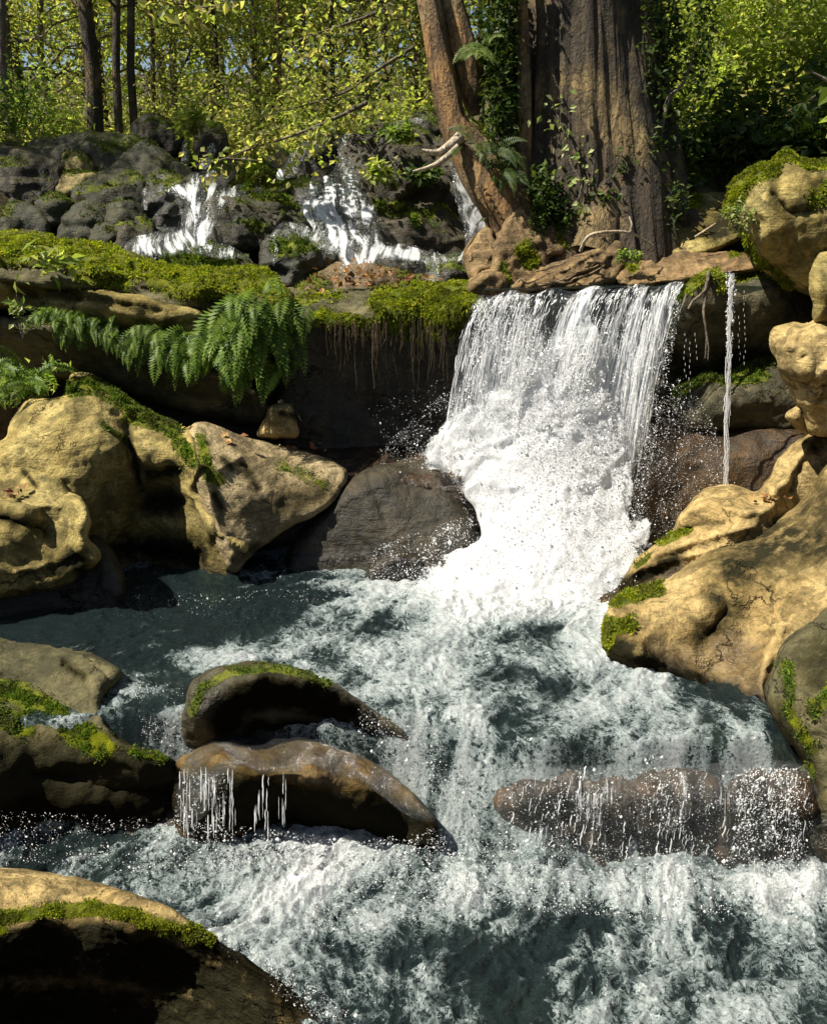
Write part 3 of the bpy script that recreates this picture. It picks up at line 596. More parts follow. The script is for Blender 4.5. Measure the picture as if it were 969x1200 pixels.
rock('dark wet wall under the moss capped ledge', [(335, 376), (400, 380), (560, 386), (580, 420), (580, 520), (540, 548), (340, 552), (325, 450)], [(400, 400, 7.5), (500, 400, 7.45), (450, 480, 7.65), (400, 540, 7.6), (560, 470, 7.55)], DARK, cat='cliff', name='cliff', R=14, thick=0.6, step=4, amp=0.06, wet=0.75, mossup=0.3)
rock('squarish pale stone standing below the big fern', [(303, 512), (310, 488), (318, 476), (341, 474), (347, 490), (348, 512)], [(325, 495, 7.25)], TAN, R=8, thick=0.3, step=2.5, stain_shade=[([(330, 484), (345, 488)], 5)])

# left bank boulders
rock('big ochre boulder on the left bank with moss along its shoulder', [(-90, 560), (-60, 530), (0, 516), (12, 497), (34, 466), (62, 467), (77, 460), (84, 439), (102, 436), (136, 454), (155, 470), (192, 491), (217, 500), (241, 497), (300, 516), (340, 525), (390, 541), (405, 560), (385, 595), (335, 622), (298, 645), (280, 668), (262, 720), (140, 730), (-90, 730)],
     [(80, 480, 6.75), (84, 441, 7.35), (110, 445, 7.3), (30, 475, 6.85), (60, 560, 6.42), (90, 610, 6.38), (0, 560, 6.45), (100, 645, 6.5), (165, 500, 6.9), (165, 560, 6.75), (190, 525, 6.75), (130, 520, 6.6), (192, 585, 6.85), (215, 560, 6.7), (190, 640, 6.75), (150, 690, 6.72), (230, 540, 6.6), (255, 580, 6.55), (240, 503, 7.2), (262, 530, 6.85), (300, 520, 7.4), (300, 580, 6.8), (280, 640, 6.5), (250, 620, 6.5), (375, 550, 7.2), (350, 590, 7.05), (260, 700, 6.6)],
     OCHRE, R=15, edge=0.14, thick=1.1, step=3.2, amp=0.03, fold=0.012, waterline=0.0,
     moss=[([(85, 455), (110, 452), (150, 470), (175, 488), (205, 500)], 13), ([(150, 490), (190, 500)], 9, .8), ([(200, 505), (225, 540), (215, 525)], 13, .8), ([(120, 500), (140, 510)], 7, .6)],
     stain_shade=[([(148, 515), (160, 545), (160, 560)], 9), ([(175, 555), (210, 552)], 8), ([(180, 590), (205, 590)], 18), ([(160, 640), (230, 650)], 26), ([(265, 534)], 12), ([(252, 580), (258, 594)], 6), ([(60, 640), (150, 645)], 14), ([(285, 545), (300, 570)], 8, .8)], tuft=5000, tsize=0.026, tmat=MOSSD, crease=[([(148, 500), (158, 540), (165, 575)], 6, -.12), ([(217, 500), (232, 540), (225, 580), (250, 620), (288, 646)], 8, .13), ([(238, 545), (262, 552), (288, 530)], 7, .09), ([(180, 588), (205, 588)], 15, -.25), ([(140, 640), (230, 655)], 14, -.18), ([(160, 550), (212, 550)], 5, -.08), ([(265, 535)], 12, -.08), ([(60, 470), (110, 470), (150, 482)], 6, .06), ([(0, 640), (130, 636)], 8, .06)])
rock('long smooth tan boulder sloping down right to the dark dome rock', [(222, 503), (241, 496), (300, 515), (342, 524), (395, 543), (408, 560), (384, 596), (333, 622), (300, 646), (276, 672), (256, 640), (240, 600), (232, 560), (228, 525)],
     [(240, 502, 7.0), (300, 520, 7.15), (260, 540, 6.62), (250, 590, 6.48), (275, 640, 6.42), (300, 570, 6.58), (340, 580, 6.75), (380, 555, 7.0), (350, 532, 7.2), (300, 640, 6.5)], PALER, R=11, edge=0.08, thick=0.5, step=3, amp=0.018, freq=2, fold=0.0,
     moss=[([(236, 515), (246, 560), (258, 562)], 10, .8), ([(330, 545), (380, 565)], 12, .5)], stain_shade=[([(262, 538), (272, 548)], 7), ([(252, 580), (259, 596)], 5), ([(285, 545), (302, 572)], 7, .8), ([(330, 590), (380, 575)], 16, .7), ([(276, 655), (300, 640)], 8, .7)], waterline=0.0,
     crease=[([(240, 520), (256, 548), (284, 534)], 6, .07), ([(236, 540), (250, 600), (274, 650)], 6, .06), ([(284, 540), (305, 575)], 5, -.06)], tuft=700, tmat=MOSSD)
rock('pale cracked ochre rock at the left edge with leaves in its notch', [(-90, 520), (0, 535), (12, 545), (31, 543), (50, 549), (68, 556), (80, 574), (90, 600), (60, 640), (-90, 640)], [(40, 570, 6.2), (40, 546, 6.45), (0, 580, 6.15), (-60, 560, 6.1)], OCHRE, R=12, thick=0.5, step=3, stain_shade=[([(28, 552), (42, 568)], 4)])
rock('ochre boulder with a scooped hollow and a black slot, lower left bank', [(-90, 580), (0, 580), (30, 580), (55, 577), (78, 576), (92, 581), (101, 594), (105, 612), (103, 630), (117, 648), (113, 662), (98, 672), (60, 690), (-90, 700)],
     [(30, 582, 6.2), (30, 595, 5.95), (80, 580, 6.15), (90, 600, 5.9), (60, 630, 5.95), (20, 620, 5.8), (20, 670, 5.78), (100, 655, 5.85), (70, 610, 6.05), (-60, 640, 5.7)],
     OCHRE, R=13, thick=0.7, step=3, fold=0.02, stain_shade=[([(0, 606), (25, 612), (50, 622)], 9), ([(70, 668), (90, 650), (95, 665)], 13), ([(60, 655)], 8, .7)], crease=[([(0, 606), (25, 612), (52, 624)], 5, -.12), ([(0, 588), (40, 597), (80, 586), (100, 600), (96, 640), (112, 660)], 6, .06), ([(70, 606)], 14, -.09), ([(20, 670), (70, 655), (90, 645)], 7, .05)])
rock('dark rounded wet rock at the waterline under the scooped boulder', [(-90, 665), (40, 672), (90, 640), (112, 626), (124, 634), (140, 655), (148, 682), (146, 705), (122, 735), (-90, 760)], [(40, 700, 5.9), (125, 680, 5.98), (110, 640, 6.15), (60, 735, 5.9), (-50, 700, 5.8)], DARK, R=14, thick=0.6, step=3.5, wet=0.7, waterline=0.1)
rock('low wet shelf of rock carrying a film of water behind the dark boulder', [(310, 535), (345, 524), (400, 521), (480, 521), (530, 529), (560, 550), (560, 620), (450, 640), (330, 640), (290, 640)], [(330, 530, 7.45), (450, 524, 7.6), (450, 545, 7.2), (350, 560, 7.2), (400, 600, 7.1), (540, 560, 7.1)], BROWN, R=10, thick=0.6, step=4, wet=1)
rock('big dark smooth boulder in the pool left of the main fall', [(333, 660), (342, 640), (356, 619), (385, 585), (410, 562), (440, 545), (475, 535), (510, 539), (530, 560), (548, 590), (557, 615), (552, 650), (520, 675), (430, 690), (338, 690)],
     [(420, 660, 6.7), (475, 538, 7.25), (450, 570, 6.92), (450, 610, 6.75), (530, 600, 6.85), (360, 640, 6.75), (400, 590, 6.9)], DARK, R=18, thick=0.7, step=3.5, amp=0.02, wet=0.55, wets=[([(340, 655), (520, 650)], 16)], crease=[([(430, 552), (442, 580), (452, 606)], 4, -.04), ([(365, 640), (400, 590), (470, 555)], 12, .05)])
rock('small wet rock breaking the foam below the dark boulder', [(428, 672), (442, 655), (465, 646), (488, 650), (498, 662), (490, 690), (440, 690)], [(465, 660, 6.4), (470, 640, 6.55)], DARK, R=12, thick=0.3, step=3, wet=1)

# right bank
rock('rippled tan ridge of rock behind the big right hand boulder', [(665, 715), (700, 697), (720, 690), (745, 655), (785, 625), (796, 600), (825, 574), (856, 568), (885, 575), (900, 560), (910, 540), (940, 514), (969, 506), (1090, 495), (1090, 700), (860, 760), (740, 760), (680, 745)],
     [(690, 712, 5.95), (745, 660, 6.15), (800, 605, 6.4), (850, 572, 6.6), (850, 595, 6.2), (890, 578, 6.35), (870, 610, 6.05), (820, 640, 6.15), (760, 690, 6.0), (940, 520, 6.7), (920, 565, 6.4), (955, 545, 6.5), (930, 595, 6.35), (1060, 560, 6.4), (800, 620, 6.3)],
     TAN, R=12, thick=0.8, step=3, amp=0.022, fold=0.012, waterline=0.02, moss=[([(775, 635), (808, 622)], 7), ([(760, 650), (745, 662)], 5, .7)], stain_shade=[([(700, 698), (745, 680), (790, 655)], 14, .9), ([(945, 520), (958, 528)], 8, .7)], wets=[([(690, 705), (745, 690), (790, 670)], 18)], tuft=900, crease=[([(795, 608), (830, 590), (870, 600), (900, 598)], 7, .10), ([(765, 652), (820, 632), (885, 616)], 6, .09), ([(788, 622), (850, 613)], 6, -.08), ([(893, 558), (907, 585), (893, 602)], 6, .08), ([(952, 510), (925, 558), (908, 575)], 6, .08), ([(940, 540), (925, 575)], 6, -.06), ([(700, 700), (745, 668), (800, 655), (850, 640)], 6, .07)])
rock('great sunlit tan boulder with a hollowed flank and mossy toe, right bank', [(703, 775), (708, 735), (718, 705), (740, 691), (775, 680), (835, 645), (895, 620), (935, 590), (969, 545), (1010, 505), (1100, 480), (1100, 960), (930, 930), (880, 900), (790, 870), (712, 820)],
     [(710, 785, 5.08), (730, 720, 5.2), (745, 694, 5.5), (740, 760, 5.0), (775, 683, 5.6), (780, 720, 5.25), (780, 780, 4.98), (800, 810, 4.85), (835, 648, 5.8), (850, 690, 5.3), (830, 740, 5.12), (850, 780, 4.98), (870, 800, 4.80), (880, 735, 5.2), (895, 625, 5.9), (935, 595, 6.0), (930, 660, 5.35), (985, 530, 6.1), (985, 620, 5.3), (960, 730, 4.85), (860, 840, 4.7), (890, 880, 4.55), (1060, 700, 4.6), (830, 800, 4.88)],
     TAN, R=16, thick=1.1, step=3, amp=0.025, fold=0.01, waterline=0.0,
     moss=[([(722, 703), (745, 697), (770, 690)], 11), ([(712, 735), (735, 732)], 14), ([(712, 755), (716, 745)], 9, .8)], stain_shade=[([(712, 768), (735, 772), (775, 795), (820, 815)], 24, 1.7), ([(860, 665), (910, 630), (960, 640)], 40, .85), ([(760, 800), (850, 830), (900, 850)], 18, 1.5), ([(835, 700), (860, 710), (840, 735), (820, 745)], 17, .8), ([(900, 680), (960, 640), (940, 610)], 28, .45), ([(715, 765), (735, 780), (790, 808), (850, 828), (885, 840)], 27, 1.3), ([(900, 660), (965, 580), (960, 650)], 30, .7)], wets=[([(715, 790), (790, 815), (870, 830)], 16)], tuft=3500, tsize=0.026, crease=[([(838, 690), (850, 715), (828, 745)], 16, -.12), ([(868, 772)], 26, -.10), ([(915, 735), (893, 790), (899, 832)], 8, .09), ([(750, 765), (800, 790), (850, 815), (885, 815)], 9, .08), ([(760, 715), (800, 700), (860, 660), (920, 620)], 9, .05), ([(900, 690), (950, 640), (965, 600)], 14, -.07)])  # strong dark strokes paint shade on the toe; the upper ones are patina
rock('dark mossy boulder at the right edge, nearest on that bank', [(1100, 680), (1010, 695), (969, 712), (940, 735), (915, 755), (904, 790), (896, 812), (912, 860), (936, 890), (946, 930), (941, 955), (950, 1010), (1100, 1040)],
     [(905, 800, 4.4), (920, 765, 4.5), (969, 722, 4.65), (940, 800, 4.2), (960, 860, 4.0), (945, 945, 3.95), (1040, 800, 3.8), (1000, 950, 3.85)], GREY, R=14, thick=0.9, step=3.2, fold=0.02, moss=[([(920, 780), (925, 830), (950, 880)], 12, .6), ([(955, 830), (975, 810)], 16, .7), ([(945, 900), (948, 940)], 7, .8)], stain_shade=[([(915, 830), (945, 900)], 14, .9), ([(960, 780), (1000, 760)], 34, .8), ([(915, 860), (945, 930)], 20, 1.3)], tuft=2500, tmat=MOSSD, tsize=0.018, waterline=-0.35)

# rocks in the stream, nearest last
rock('smooth grey boulder with mossy flank at the left edge of the lower stream', [(-90, 750), (30, 754), (75, 759), (110, 767), (135, 779), (142, 793), (130, 806), (120, 826), (127, 850), (152, 869), (192, 884), (212, 905), (205, 950), (170, 985), (60, 1000), (-90, 1000)],
     [(20, 758, 5.05), (60, 785, 4.75), (110, 775, 4.85), (130, 795, 4.72), (50, 830, 4.5), (105, 840, 4.45), (30, 870, 4.28), (100, 885, 4.2), (180, 895, 4.18), (60, 920, 4.18), (60, 975, 4.3), (170, 950, 4.25), (-60, 850, 4.2)],
     GREY, R=12, thick=0.6, step=3.2, amp=0.035, fold=0.02, moss=[([(-20, 800), (20, 812), (60, 835), (95, 862), (120, 876)], 20, .9), ([(0, 840), (30, 850)], 26, .6), ([(150, 880), (190, 890)], 8, .6)], stain_shade=[([(-20, 920), (60, 915), (130, 918), (200, 925)], 56, 1.6), ([(75, 775), (100, 795)], 6, .8)], tuft=6000, tsize=0.018, tmat=MOSSD, waterline=-0.5, crease=[([(72, 775), (105, 795), (122, 830), (132, 860), (190, 888)], 8, .06), ([(75, 778), (100, 798)], 4, -.05), ([(100, 775), (125, 795)], 4, -.04), ([(40, 905), (130, 920), (200, 925)], 18, -.12)])  # broad low dark stroke paints the shaded front black
rock('low arched rock with a black hollow under its brow, mid stream', [(212, 868), (214, 838), (222, 806), (240, 787), (270, 777), (305, 775), (345, 781), (385, 797), (412, 814), (445, 838), (480, 862), (490, 885), (470, 905), (420, 895), (300, 895), (215, 890)],
     [(300, 779, 4.62), (240, 800, 4.42), (300, 790, 4.36), (350, 796, 4.36), (395, 814, 4.36), (315, 815, 4.43), (350, 826, 4.44), (275, 832, 4.42), (235, 840, 4.32), (400, 842, 4.42), (320, 860, 4.48), (215, 860, 4.42), (460, 855, 4.40), (540, 885, 4.30), (450, 885, 4.5), (320, 840, 4.46)],
     GREY, R=8, edge=0.06, thick=0.3, step=2.6, amp=0.02, moss=[([(226, 835), (238, 808), (270, 788), (310, 782), (350, 788), (385, 802)], 8, .7)], stain_shade=[([(265, 842), (285, 818), (320, 808), (360, 818), (400, 835)], 22, 1.5), ([(300, 860), (420, 860)], 20, 1.3)], wet=0.75, tuft=1500, tsize=0.014, tmat=MOSSD)  # dark strokes paint the shade inside the hollow
rock('brown rock with water sliding over its top and a black undercut', [(202, 905), (228, 880), (280, 864), (340, 861), (400, 878), (450, 902), (492, 938), (512, 966), (500, 995), (420, 1005), (330, 1005), (250, 1010), (215, 1000), (204, 950)],
     [(300, 868, 4.5), (260, 890, 4.18), (340, 890, 4.2), (400, 900, 4.2), (450, 925, 4.15), (300, 912, 4.06), (360, 915, 4.05), (430, 940, 4.05), (260, 950, 4.12), (350, 940, 4.24), (300, 945, 4.22), (430, 962, 4.22), (360, 990, 4.3), (230, 925, 4.16), (495, 965, 4.05)],
     GOLD, R=10, edge=0.06, thick=0.5, step=2.8, amp=0.025, wet=0.55, stain_shade=[([(330, 945), (420, 955), (485, 975)], 34, 1.5), ([(212, 940), (250, 940), (300, 938)], 42, 1.5)], crease=[([(250, 888), (300, 905), (360, 908), (430, 925), (490, 955)], 8, .05)])  # dark strokes on the face paint the shade of the undercut
STEP = dict(R=11, thick=0.4, step=3, amp=0.06, fold=0.05, freq=3.5, wet=0.9, wob=5)
rock('small brown rock under the chute at the left of the beaded curtain', [(576, 935), (600, 906), (640, 896), (682, 902), (702, 925), (692, 975), (640, 985), (590, 968)], [(640, 900, 4.18), (640, 915, 4.06), (600, 930, 4.1), (690, 930, 4.08), (640, 975, 4.05)], BROWN, stain_shade=[([(620, 950), (690, 950)], 20)], **STEP)
rock('brown step of rock behind the middle of the beaded curtain', [(688, 925), (708, 905), (765, 899), (815, 903), (848, 912), (862, 960), (850, 1040), (780, 1055), (705, 1050), (686, 985)],
     [(765, 902, 4.14), (710, 910, 4.06), (765, 912, 4.0), (835, 915, 4.04), (720, 980, 3.98), (790, 960, 3.96), (840, 1000, 3.98), (770, 1045, 3.96)], BROWN, stain_shade=[([(700, 965), (760, 985), (840, 970)], 34, .9)], crease=[([(735, 905), (745, 960), (735, 1020)], 8, -.08), ([(800, 905), (815, 960)], 8, .05)], **STEP)
rock('brown step of rock at the right end of the beaded curtain', [(846, 935), (868, 912), (905, 902), (948, 915), (990, 985), (990, 1050), (900, 1060), (846, 1035)], [(905, 905, 4.1), (870, 925, 3.98), (930, 925, 3.95), (900, 980, 3.9), (960, 980, 3.93), (900, 1040, 3.92)], BROWN, stain_shade=[([(870, 950), (940, 985)], 36, .95)], crease=[([(900, 905), (890, 960), (900, 1010)], 8, -.07)], **STEP)
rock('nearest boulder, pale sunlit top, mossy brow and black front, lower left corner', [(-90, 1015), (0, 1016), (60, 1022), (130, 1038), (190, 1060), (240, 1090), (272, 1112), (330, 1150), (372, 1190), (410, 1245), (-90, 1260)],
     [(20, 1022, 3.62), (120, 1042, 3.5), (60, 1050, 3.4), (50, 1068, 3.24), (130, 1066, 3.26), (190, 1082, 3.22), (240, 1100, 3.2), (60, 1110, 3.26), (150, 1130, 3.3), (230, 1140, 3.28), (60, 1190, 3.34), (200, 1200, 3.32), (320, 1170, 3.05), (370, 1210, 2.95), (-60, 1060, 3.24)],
     TAN, R=9, edge=0.06, thick=0.5, step=2.8, amp=0.018, freq=2, moss=[([(-40, 1082), (25, 1072), (60, 1064), (110, 1062), (160, 1075), (200, 1088), (245, 1098)], 11), ([(0, 1090)], 12)], stain_shade=[([(-40, 1125), (120, 1112), (220, 1140), (300, 1180)], 44, 1.3), ([(-40, 1190), (300, 1215)], 60, 1.4), ([(250, 1105), (330, 1160), (390, 1220)], 26, 1.1)], wets=[([(235, 1090), (300, 1135), (370, 1195)], 22)], tuft=9000, tsize=0.012)  # front strokes paint shade into the colour; the right tail is real wet staining

# ------------------------------------------------------------------ running water
def proj(v):
    d = v - np.array([0, 0, EYE]); f = d[:, 1] * CP - d[:, 2] * SP; u = d[:, 1] * SP + d[:, 2] * CP
    f = np.maximum(f, 0.05)
    return np.stack([CX + F * d[:, 0] / f, CY - F * u / f], -1)
def blend(regions, q, base):
    m = np.full(len(q), base); wsum = np.full(len(q), 0.35)
    for (x, y, rx, ry, k) in regions:
        w = np.exp(-(((q[:, 0] - x) / rx) ** 2 + ((q[:, 1] - y) / ry) ** 2)) * 3
        m = m + 0; m = (m * wsum + k * w) / (wsum + w); wsum = wsum + w
    return m
rock('dark wet rock face hidden behind the falling water of the main fall', [(548, 352), (600, 346), (680, 343), (760, 338), (806, 334), (800, 420), (790, 560), (760, 700), (540, 700), (530, 520)],
     [(580, 400, 7.75), (700, 395, 7.7), (780, 400, 7.6), (600, 346, 7.55), (780, 338, 7.5), (650, 560, 7.6), (660, 680, 7.5)], BROWN, cat='cliff', name='cliff', R=12, thick=0.6, step=4.5, amp=0.09, wet=1)

xs = np.linspace(-4.4, 3.3, 720); ys = np.linspace(2.2, 7.7, 620)
X, Y, fq = grid(xs, ys)
yl = np.interp(X, [-2, -1.3, -0.9, 0, 0.45, 0.62, 2.2], [4.32, 4.42, 4.44, 4.34, 4.16, 4.11, 4.11]); hw = np.interp(X, [-2, -0.9, -0.1, 0.2, 0.45, 0.62], [0.10, 0.08, 0.10, 0.22, 0.2, 0.10])
p2 = np.stack([X, Y, 0 * X], -1)
S = sstep(-1, 1, (Y - yl - 0.05 * gn(p2 * 3, 3) - 0.05 * gn(p2 * np.array([4, 2, 1]), 6) * sstep(0.3, 0.6, X)) / hw)
fx, fy = X - 0.95, Y - 6.75
turb = 0.6 + 1.0 * np.exp(-(fx / 0.9) ** 2 - (fy / 0.9) ** 2) + 0.7 * (1 - S) + 0.5 * np.exp(-((X - 0.4) / 1.2) ** 2 - ((Y - 5.2) / 0.8) ** 2)
fa = X * 0.88 - Y * 0.48; fb_ = X * 0.48 + Y * 0.88          # across and along the current
flow = np.stack([1.35 * (fa + 0.15 * gn(p2 * 1.5, 8)), 0.75 * (fb_ + 0.15 * gn(p2 * 1.5, 9)), 0 * X + 0.3], -1)
wv = 0.032 * ridged(flow * 3.0, 2, 14) + 0.030 * fbm(flow * 2.0, 2, 15) + 0.030 * ridged(flow * np.array([7.0, 10, 7]), 2, 16) + 0.011 * ridged(flow * np.array([15, 22, 15]), 1, 17)
Z = -0.6 * (1 - S) + wv * turb * 1.15 + 0.16 * np.exp(-(fx / 0.7) ** 2 - (fy / 0.55) ** 2) + 0.06 * np.exp(-((X - 0.2) / 0.35) ** 2 - ((Y - 5.95) / 0.22) ** 2)
Z = Z + (1 - S) * (0.10 * np.exp(-((Y - 3.85) / 0.16) ** 2) * sstep(0.0, 0.5, X) - 0.06)
v = np.stack([X, Y, Z], -1).reshape(-1, 3)
q = proj(v)
foamv = blend([(620, 670, 130, 45, 1.15), (520, 705, 90, 22, .9), (420, 720, 70, 15, .5), (380, 765, 170, 22, .6), (520, 765, 80, 25, .66), (640, 755, 70, 18, .5), (660, 800, 90, 40, .6), (160, 715, 200, 24, .0), (290, 672, 50, 16, .3), (100, 750, 110, 18, .15),
               (180, 820, 35, 40, .42), (500, 830, 80, 35, .68), (800, 830, 90, 30, .5), (760, 880, 180, 16, .5), (560, 930, 70, 45, .72), (640, 950, 60, 30, .6),
               (330, 1020, 90, 40, .85), (460, 1040, 90, 40, .7), (800, 1040, 190, 30, .8), (540, 1080, 70, 40, .55), (640, 1110, 80, 60, .42), (760, 1120, 70, 40, .55), (900, 1100, 60, 50, .62), (860, 1170, 120, 40, .58), (470, 1160, 60, 50, .42), (380, 1110, 50, 40, .55), (110, 990, 130, 30, .4), (40, 960, 50, 25, .55)], q, 0.44)
foamv = foamv + 0.28 * fbm(flow.reshape(-1, 3) * 2.6, 3, 31) + 0.35 * np.clip(wv.ravel() / 0.05, -1, 1) * 0.7
nearrock = [(-400, 1090), (0, 1072), (60, 1066), (130, 1066), (190, 1084), (240, 1104), (272, 1125), (325, 1165), (365, 1210), (380, 1300), (-400, 1400)]   # the nearest boulder stands here, no water in front of it
fq = fq[~(inside(np.array(nearrock, float), q) & (v[:, 1] < 3.6))[fq].all(1)]
foamv = foamv - 0.075 * (1 - np.exp(-(((q[:, 0] - 600) / 200) ** 2 + ((q[:, 1] - 660) / 70) ** 2))) * (1 - 0.6 * np.exp(-(((q[:, 0] - 340) / 110) ** 2 + ((q[:, 1] - 1020) / 45) ** 2)))
o = mesh('stream_water', v, fq, WATER, None, {'foam': foamv}); o['kind'] = 'structure'
xs = np.linspace(0.56, 3.2, 130); ys = np.linspace(7.27, 9.2, 70)
X, Y, fq = grid(xs, ys)
Z = 2.185 + 0.012 * fbm(np.stack([X, Y, 0 * X], -1) * 6, 3, 4) + 0.014 * (X - 0.8)
o = mesh('upper_pool_water', np.stack([X, Y, Z], -1).reshape(-1, 3), fq, WATER, None, {'foam': 0 * X.ravel() + 0.1}); o['kind'] = 'structure'

# ---- droplets and threads
OCT = np.array([[1, 0, 0], [-1, 0, 0], [0, 1, 0], [0, -1, 0], [0, 0, 1.0], [0, 0, -1]])
OCF = np.array([[0, 2, 4], [2, 1, 4], [1, 3, 4], [3, 0, 4], [2, 0, 5], [1, 2, 5], [3, 1, 5], [0, 3, 5]])
def drops(p, size, r, stretch=None):
    n = len(p); s = size * 0.46 * np.exp(0.6 * r.normal(size=n))
    sc = s[:, None] * (0.6 + 0.6 * r.random((n, 3)))
    if stretch is not None: sc[:, 2] *= stretch
    v = p[:, None] + OCT[None] * sc[:, None]
    t = (OCF[None] + np.arange(n)[:, None, None] * 6).reshape(-1, 3)
    return v.reshape(-1, 3), t
def inpoly(poly, n, r):
    poly = np.array(poly, float); lo, hi = poly.min(0), poly.max(0); out = np.zeros((0, 2))
    while len(out) < n:
        q = lo + (hi - lo) * r.random((n * 2, 2)); out = np.r_[out, q[inside(poly, q)]]
    return out[:n]
def spray(name, regions, parent, seed, off):
    """regions: polygon, count, drop radius, depth function of (px,py), depth jitter"""
    r = np.random.default_rng(seed); b = Bag()
    for poly, n, s, Yf, j in regions:
        n = int(n * 2.6); q = inpoly(poly, n, r)
        w = fbm(np.c_[q / 22, np.zeros(n)], 3, seed); q = q[w > -0.25 + 0.25 * r.normal(size=n)]
        y = (tps(Yf, q) if isinstance(Yf, list) else np.full(len(q), Yf)) + j * r.normal(size=len(q))
        v, t = drops(P(q[:, 0], q[:, 1], y), s, r, 1.3); b.add(v, t=t)
    o = b.build(name, SPRAY, parent, off=off); o['kind'] = 'stuff'; return o
def threads(name, paths, parent, off, sides=4):
    b = Bag()
    for pth, rad in paths: b.tube(pth, rad, sides)
    o = b.build(name, SPRAY, parent, off=off); o['kind'] = 'stuff'; return o

# ---- the main fall: clear film, threads, white water, spray
FB = np.array([1.0, 6.9, 0.0])
fall = empty('waterfall', FB, 'broad white main waterfall pouring over the lip into the pool', 'waterfall')
def fallp(u, t):
    u = np.asarray(u, float); t = np.asarray(t, float)
    l = P(562 + 240 * u, 347 - 13 * u + 2.5 * np.sin(u * 31), 7.25 + 0.02 * np.sin(u * 17))
    vx = -0.62 + 0.10 * np.sin(u * 9); vy = 0.50 + 0.12 * np.sin(u * 23)
    return np.stack([l[..., 0] + vx * t, l[..., 1] - vy * t, l[..., 2] + 0.015 - 0.25 * t - 4.9 * t * t], -1)
U, T = np.meshgrid(np.linspace(0, 1, 190), np.linspace(0, 0.62, 110))
T = T * (0.70 + 0.30 * U)
V = fallp(U, T)
cu = np.stack([U * 9, T * 1.2, 0 * U], -1)
V[..., 1] += 0.05 * fbm(np.stack([U * 26, T * 2, 0 * U], -1), 3, 5) * np.clip(T / 0.08, 0, 1)
dens = 0.36 + 0.34 * np.clip(T / 0.4, 0, 1) + 0.26 * fbm(cu, 3, 77) - 0.42 * np.exp(-((U - 0.43 + 0.1 * T) / 0.055) ** 2) * np.clip((0.32 - T) / 0.15, 0, 1) - 0.25 * np.exp(-((U - 0.30) / 0.03) ** 2) * np.clip((0.32 - T) / 0.15, 0, 1) + 0.34 * np.exp(-((U - 0.56 + 0.25 * T) / 0.075) ** 2) + 0.16 * np.exp(-((U - 0.16) / 0.12) ** 2) + 0.14 * sstep(0.66, 0.8, U)
h, w = U.shape; i = np.arange(h * w).reshape(h, w)
fq = np.stack([i[:-1, :-1], i[1:, :-1], i[1:, 1:], i[:-1, 1:]], -1).reshape(-1, 4)
mesh('falling_film', V.reshape(-1, 3) - FB, fq, VEIL, fall, {'foam': dens.ravel(), 'u': U.ravel() * 75, 'v': T.ravel() * 3.5})
r = np.random.default_rng(12); paths = []
for k in range(1500):
    u = r.random()
    if abs(u - 0.43) < 0.05 and r.random() < 0.7: continue
    t0 = r.random() ** 0.8 * (0.30 + 0.2 * u); L = 0.015 + 0.09 * r.random() * (0.4 + t0 * 2)
    t = np.linspace(t0, t0 + L, 6); uu = u + 0.002 * r.normal(size=6).cumsum()
    p = fallp(uu, t); p[:, 1] -= 0.03 + 0.05 * r.random(); p[:, 0] += 0.03 * t0 * r.normal()
    rad = (0.0012 + 0.0034 * r.random() ** 3) * np.array([0.3, 0.9, 1, 0.7, 1, 0.2])
    paths.append((p - FB, rad))
threads('water_thread', paths, fall, (0, 0, 0))
v, tri, q, fr = solid([(420, 534), (470, 520), (510, 502), (534, 478), (560, 446), (590, 432), (622, 425), (648, 408), (664, 382), (688, 352), (712, 350), (716, 390), (728, 440), (744, 500), (748, 560), (775, 600), (770, 640), (745, 680), (720, 712), (600, 725), (490, 708), (470, 672), (555, 632), (556, 604), (540, 575), (518, 552), (470, 548), (425, 546)],
    [(690, 360, 7.16), (700, 420, 7.02), (620, 440, 7.0), (560, 480, 7.0), (500, 525, 7.0), (440, 538, 7.05), (650, 520, 6.85), (600, 560, 6.75), (560, 600, 6.7), (740, 560, 6.8), (760, 620, 6.55), (650, 620, 6.4), (600, 690, 6.05), (700, 690, 6.05), (500, 690, 6.1)],
    R=14, edge=0.10, thick=0.25, step=3, amp=0.035, freq=4, fine=0.012, fold=0.03, seed=5, wob=6)
pl = np.array([(430, 540), (500, 515), (540, 482), (600, 440), (650, 420), (690, 360), (712, 380), (740, 500), (745, 580), (765, 620), (720, 700), (600, 715), (490, 695), (560, 610), (530, 562), (490, 548)], float)
dd = segdist(pl, q); dd = np.where(inside(pl, q), dd, -dd)
fo = 0.42 - 0.32 * sstep(490, 420, q[:, 1]) * (1 - np.exp(-((q[:, 0] - 690 + 0.35 * (q[:, 1] - 350)) / 34) ** 2)) - 0.55 * sstep(540, 440, q[:, 0]) * (q[:, 1] < 580) + 0.80 * sstep(-14, 45, dd) - 0.75 * strokes([([(636, 560), (652, 500), (664, 440)], 22), ([(668, 590), (672, 540)], 14, .8), ([(722, 500), (706, 430)], 14, .9), ([(610, 530), (622, 480)], 13, .8), ([(738, 600), (744, 560)], 16, .8), ([(655, 625)], 12, .6), ([(692, 570), (702, 610)], 10, .6), ([(585, 500), (592, 480)], 9, .7)], q) * (0.6 + 0.8 * fbm(np.c_[q[:, 0] / 7, q[:, 1] / 40, q[:, 0] * 0], 3, 8)) + 0.25 * fbm(np.c_[q / 30, q[:, 0] * 0], 3, 3)
mesh('white_water', v - FB, tri, FOAM, fall, {'foam': fo})
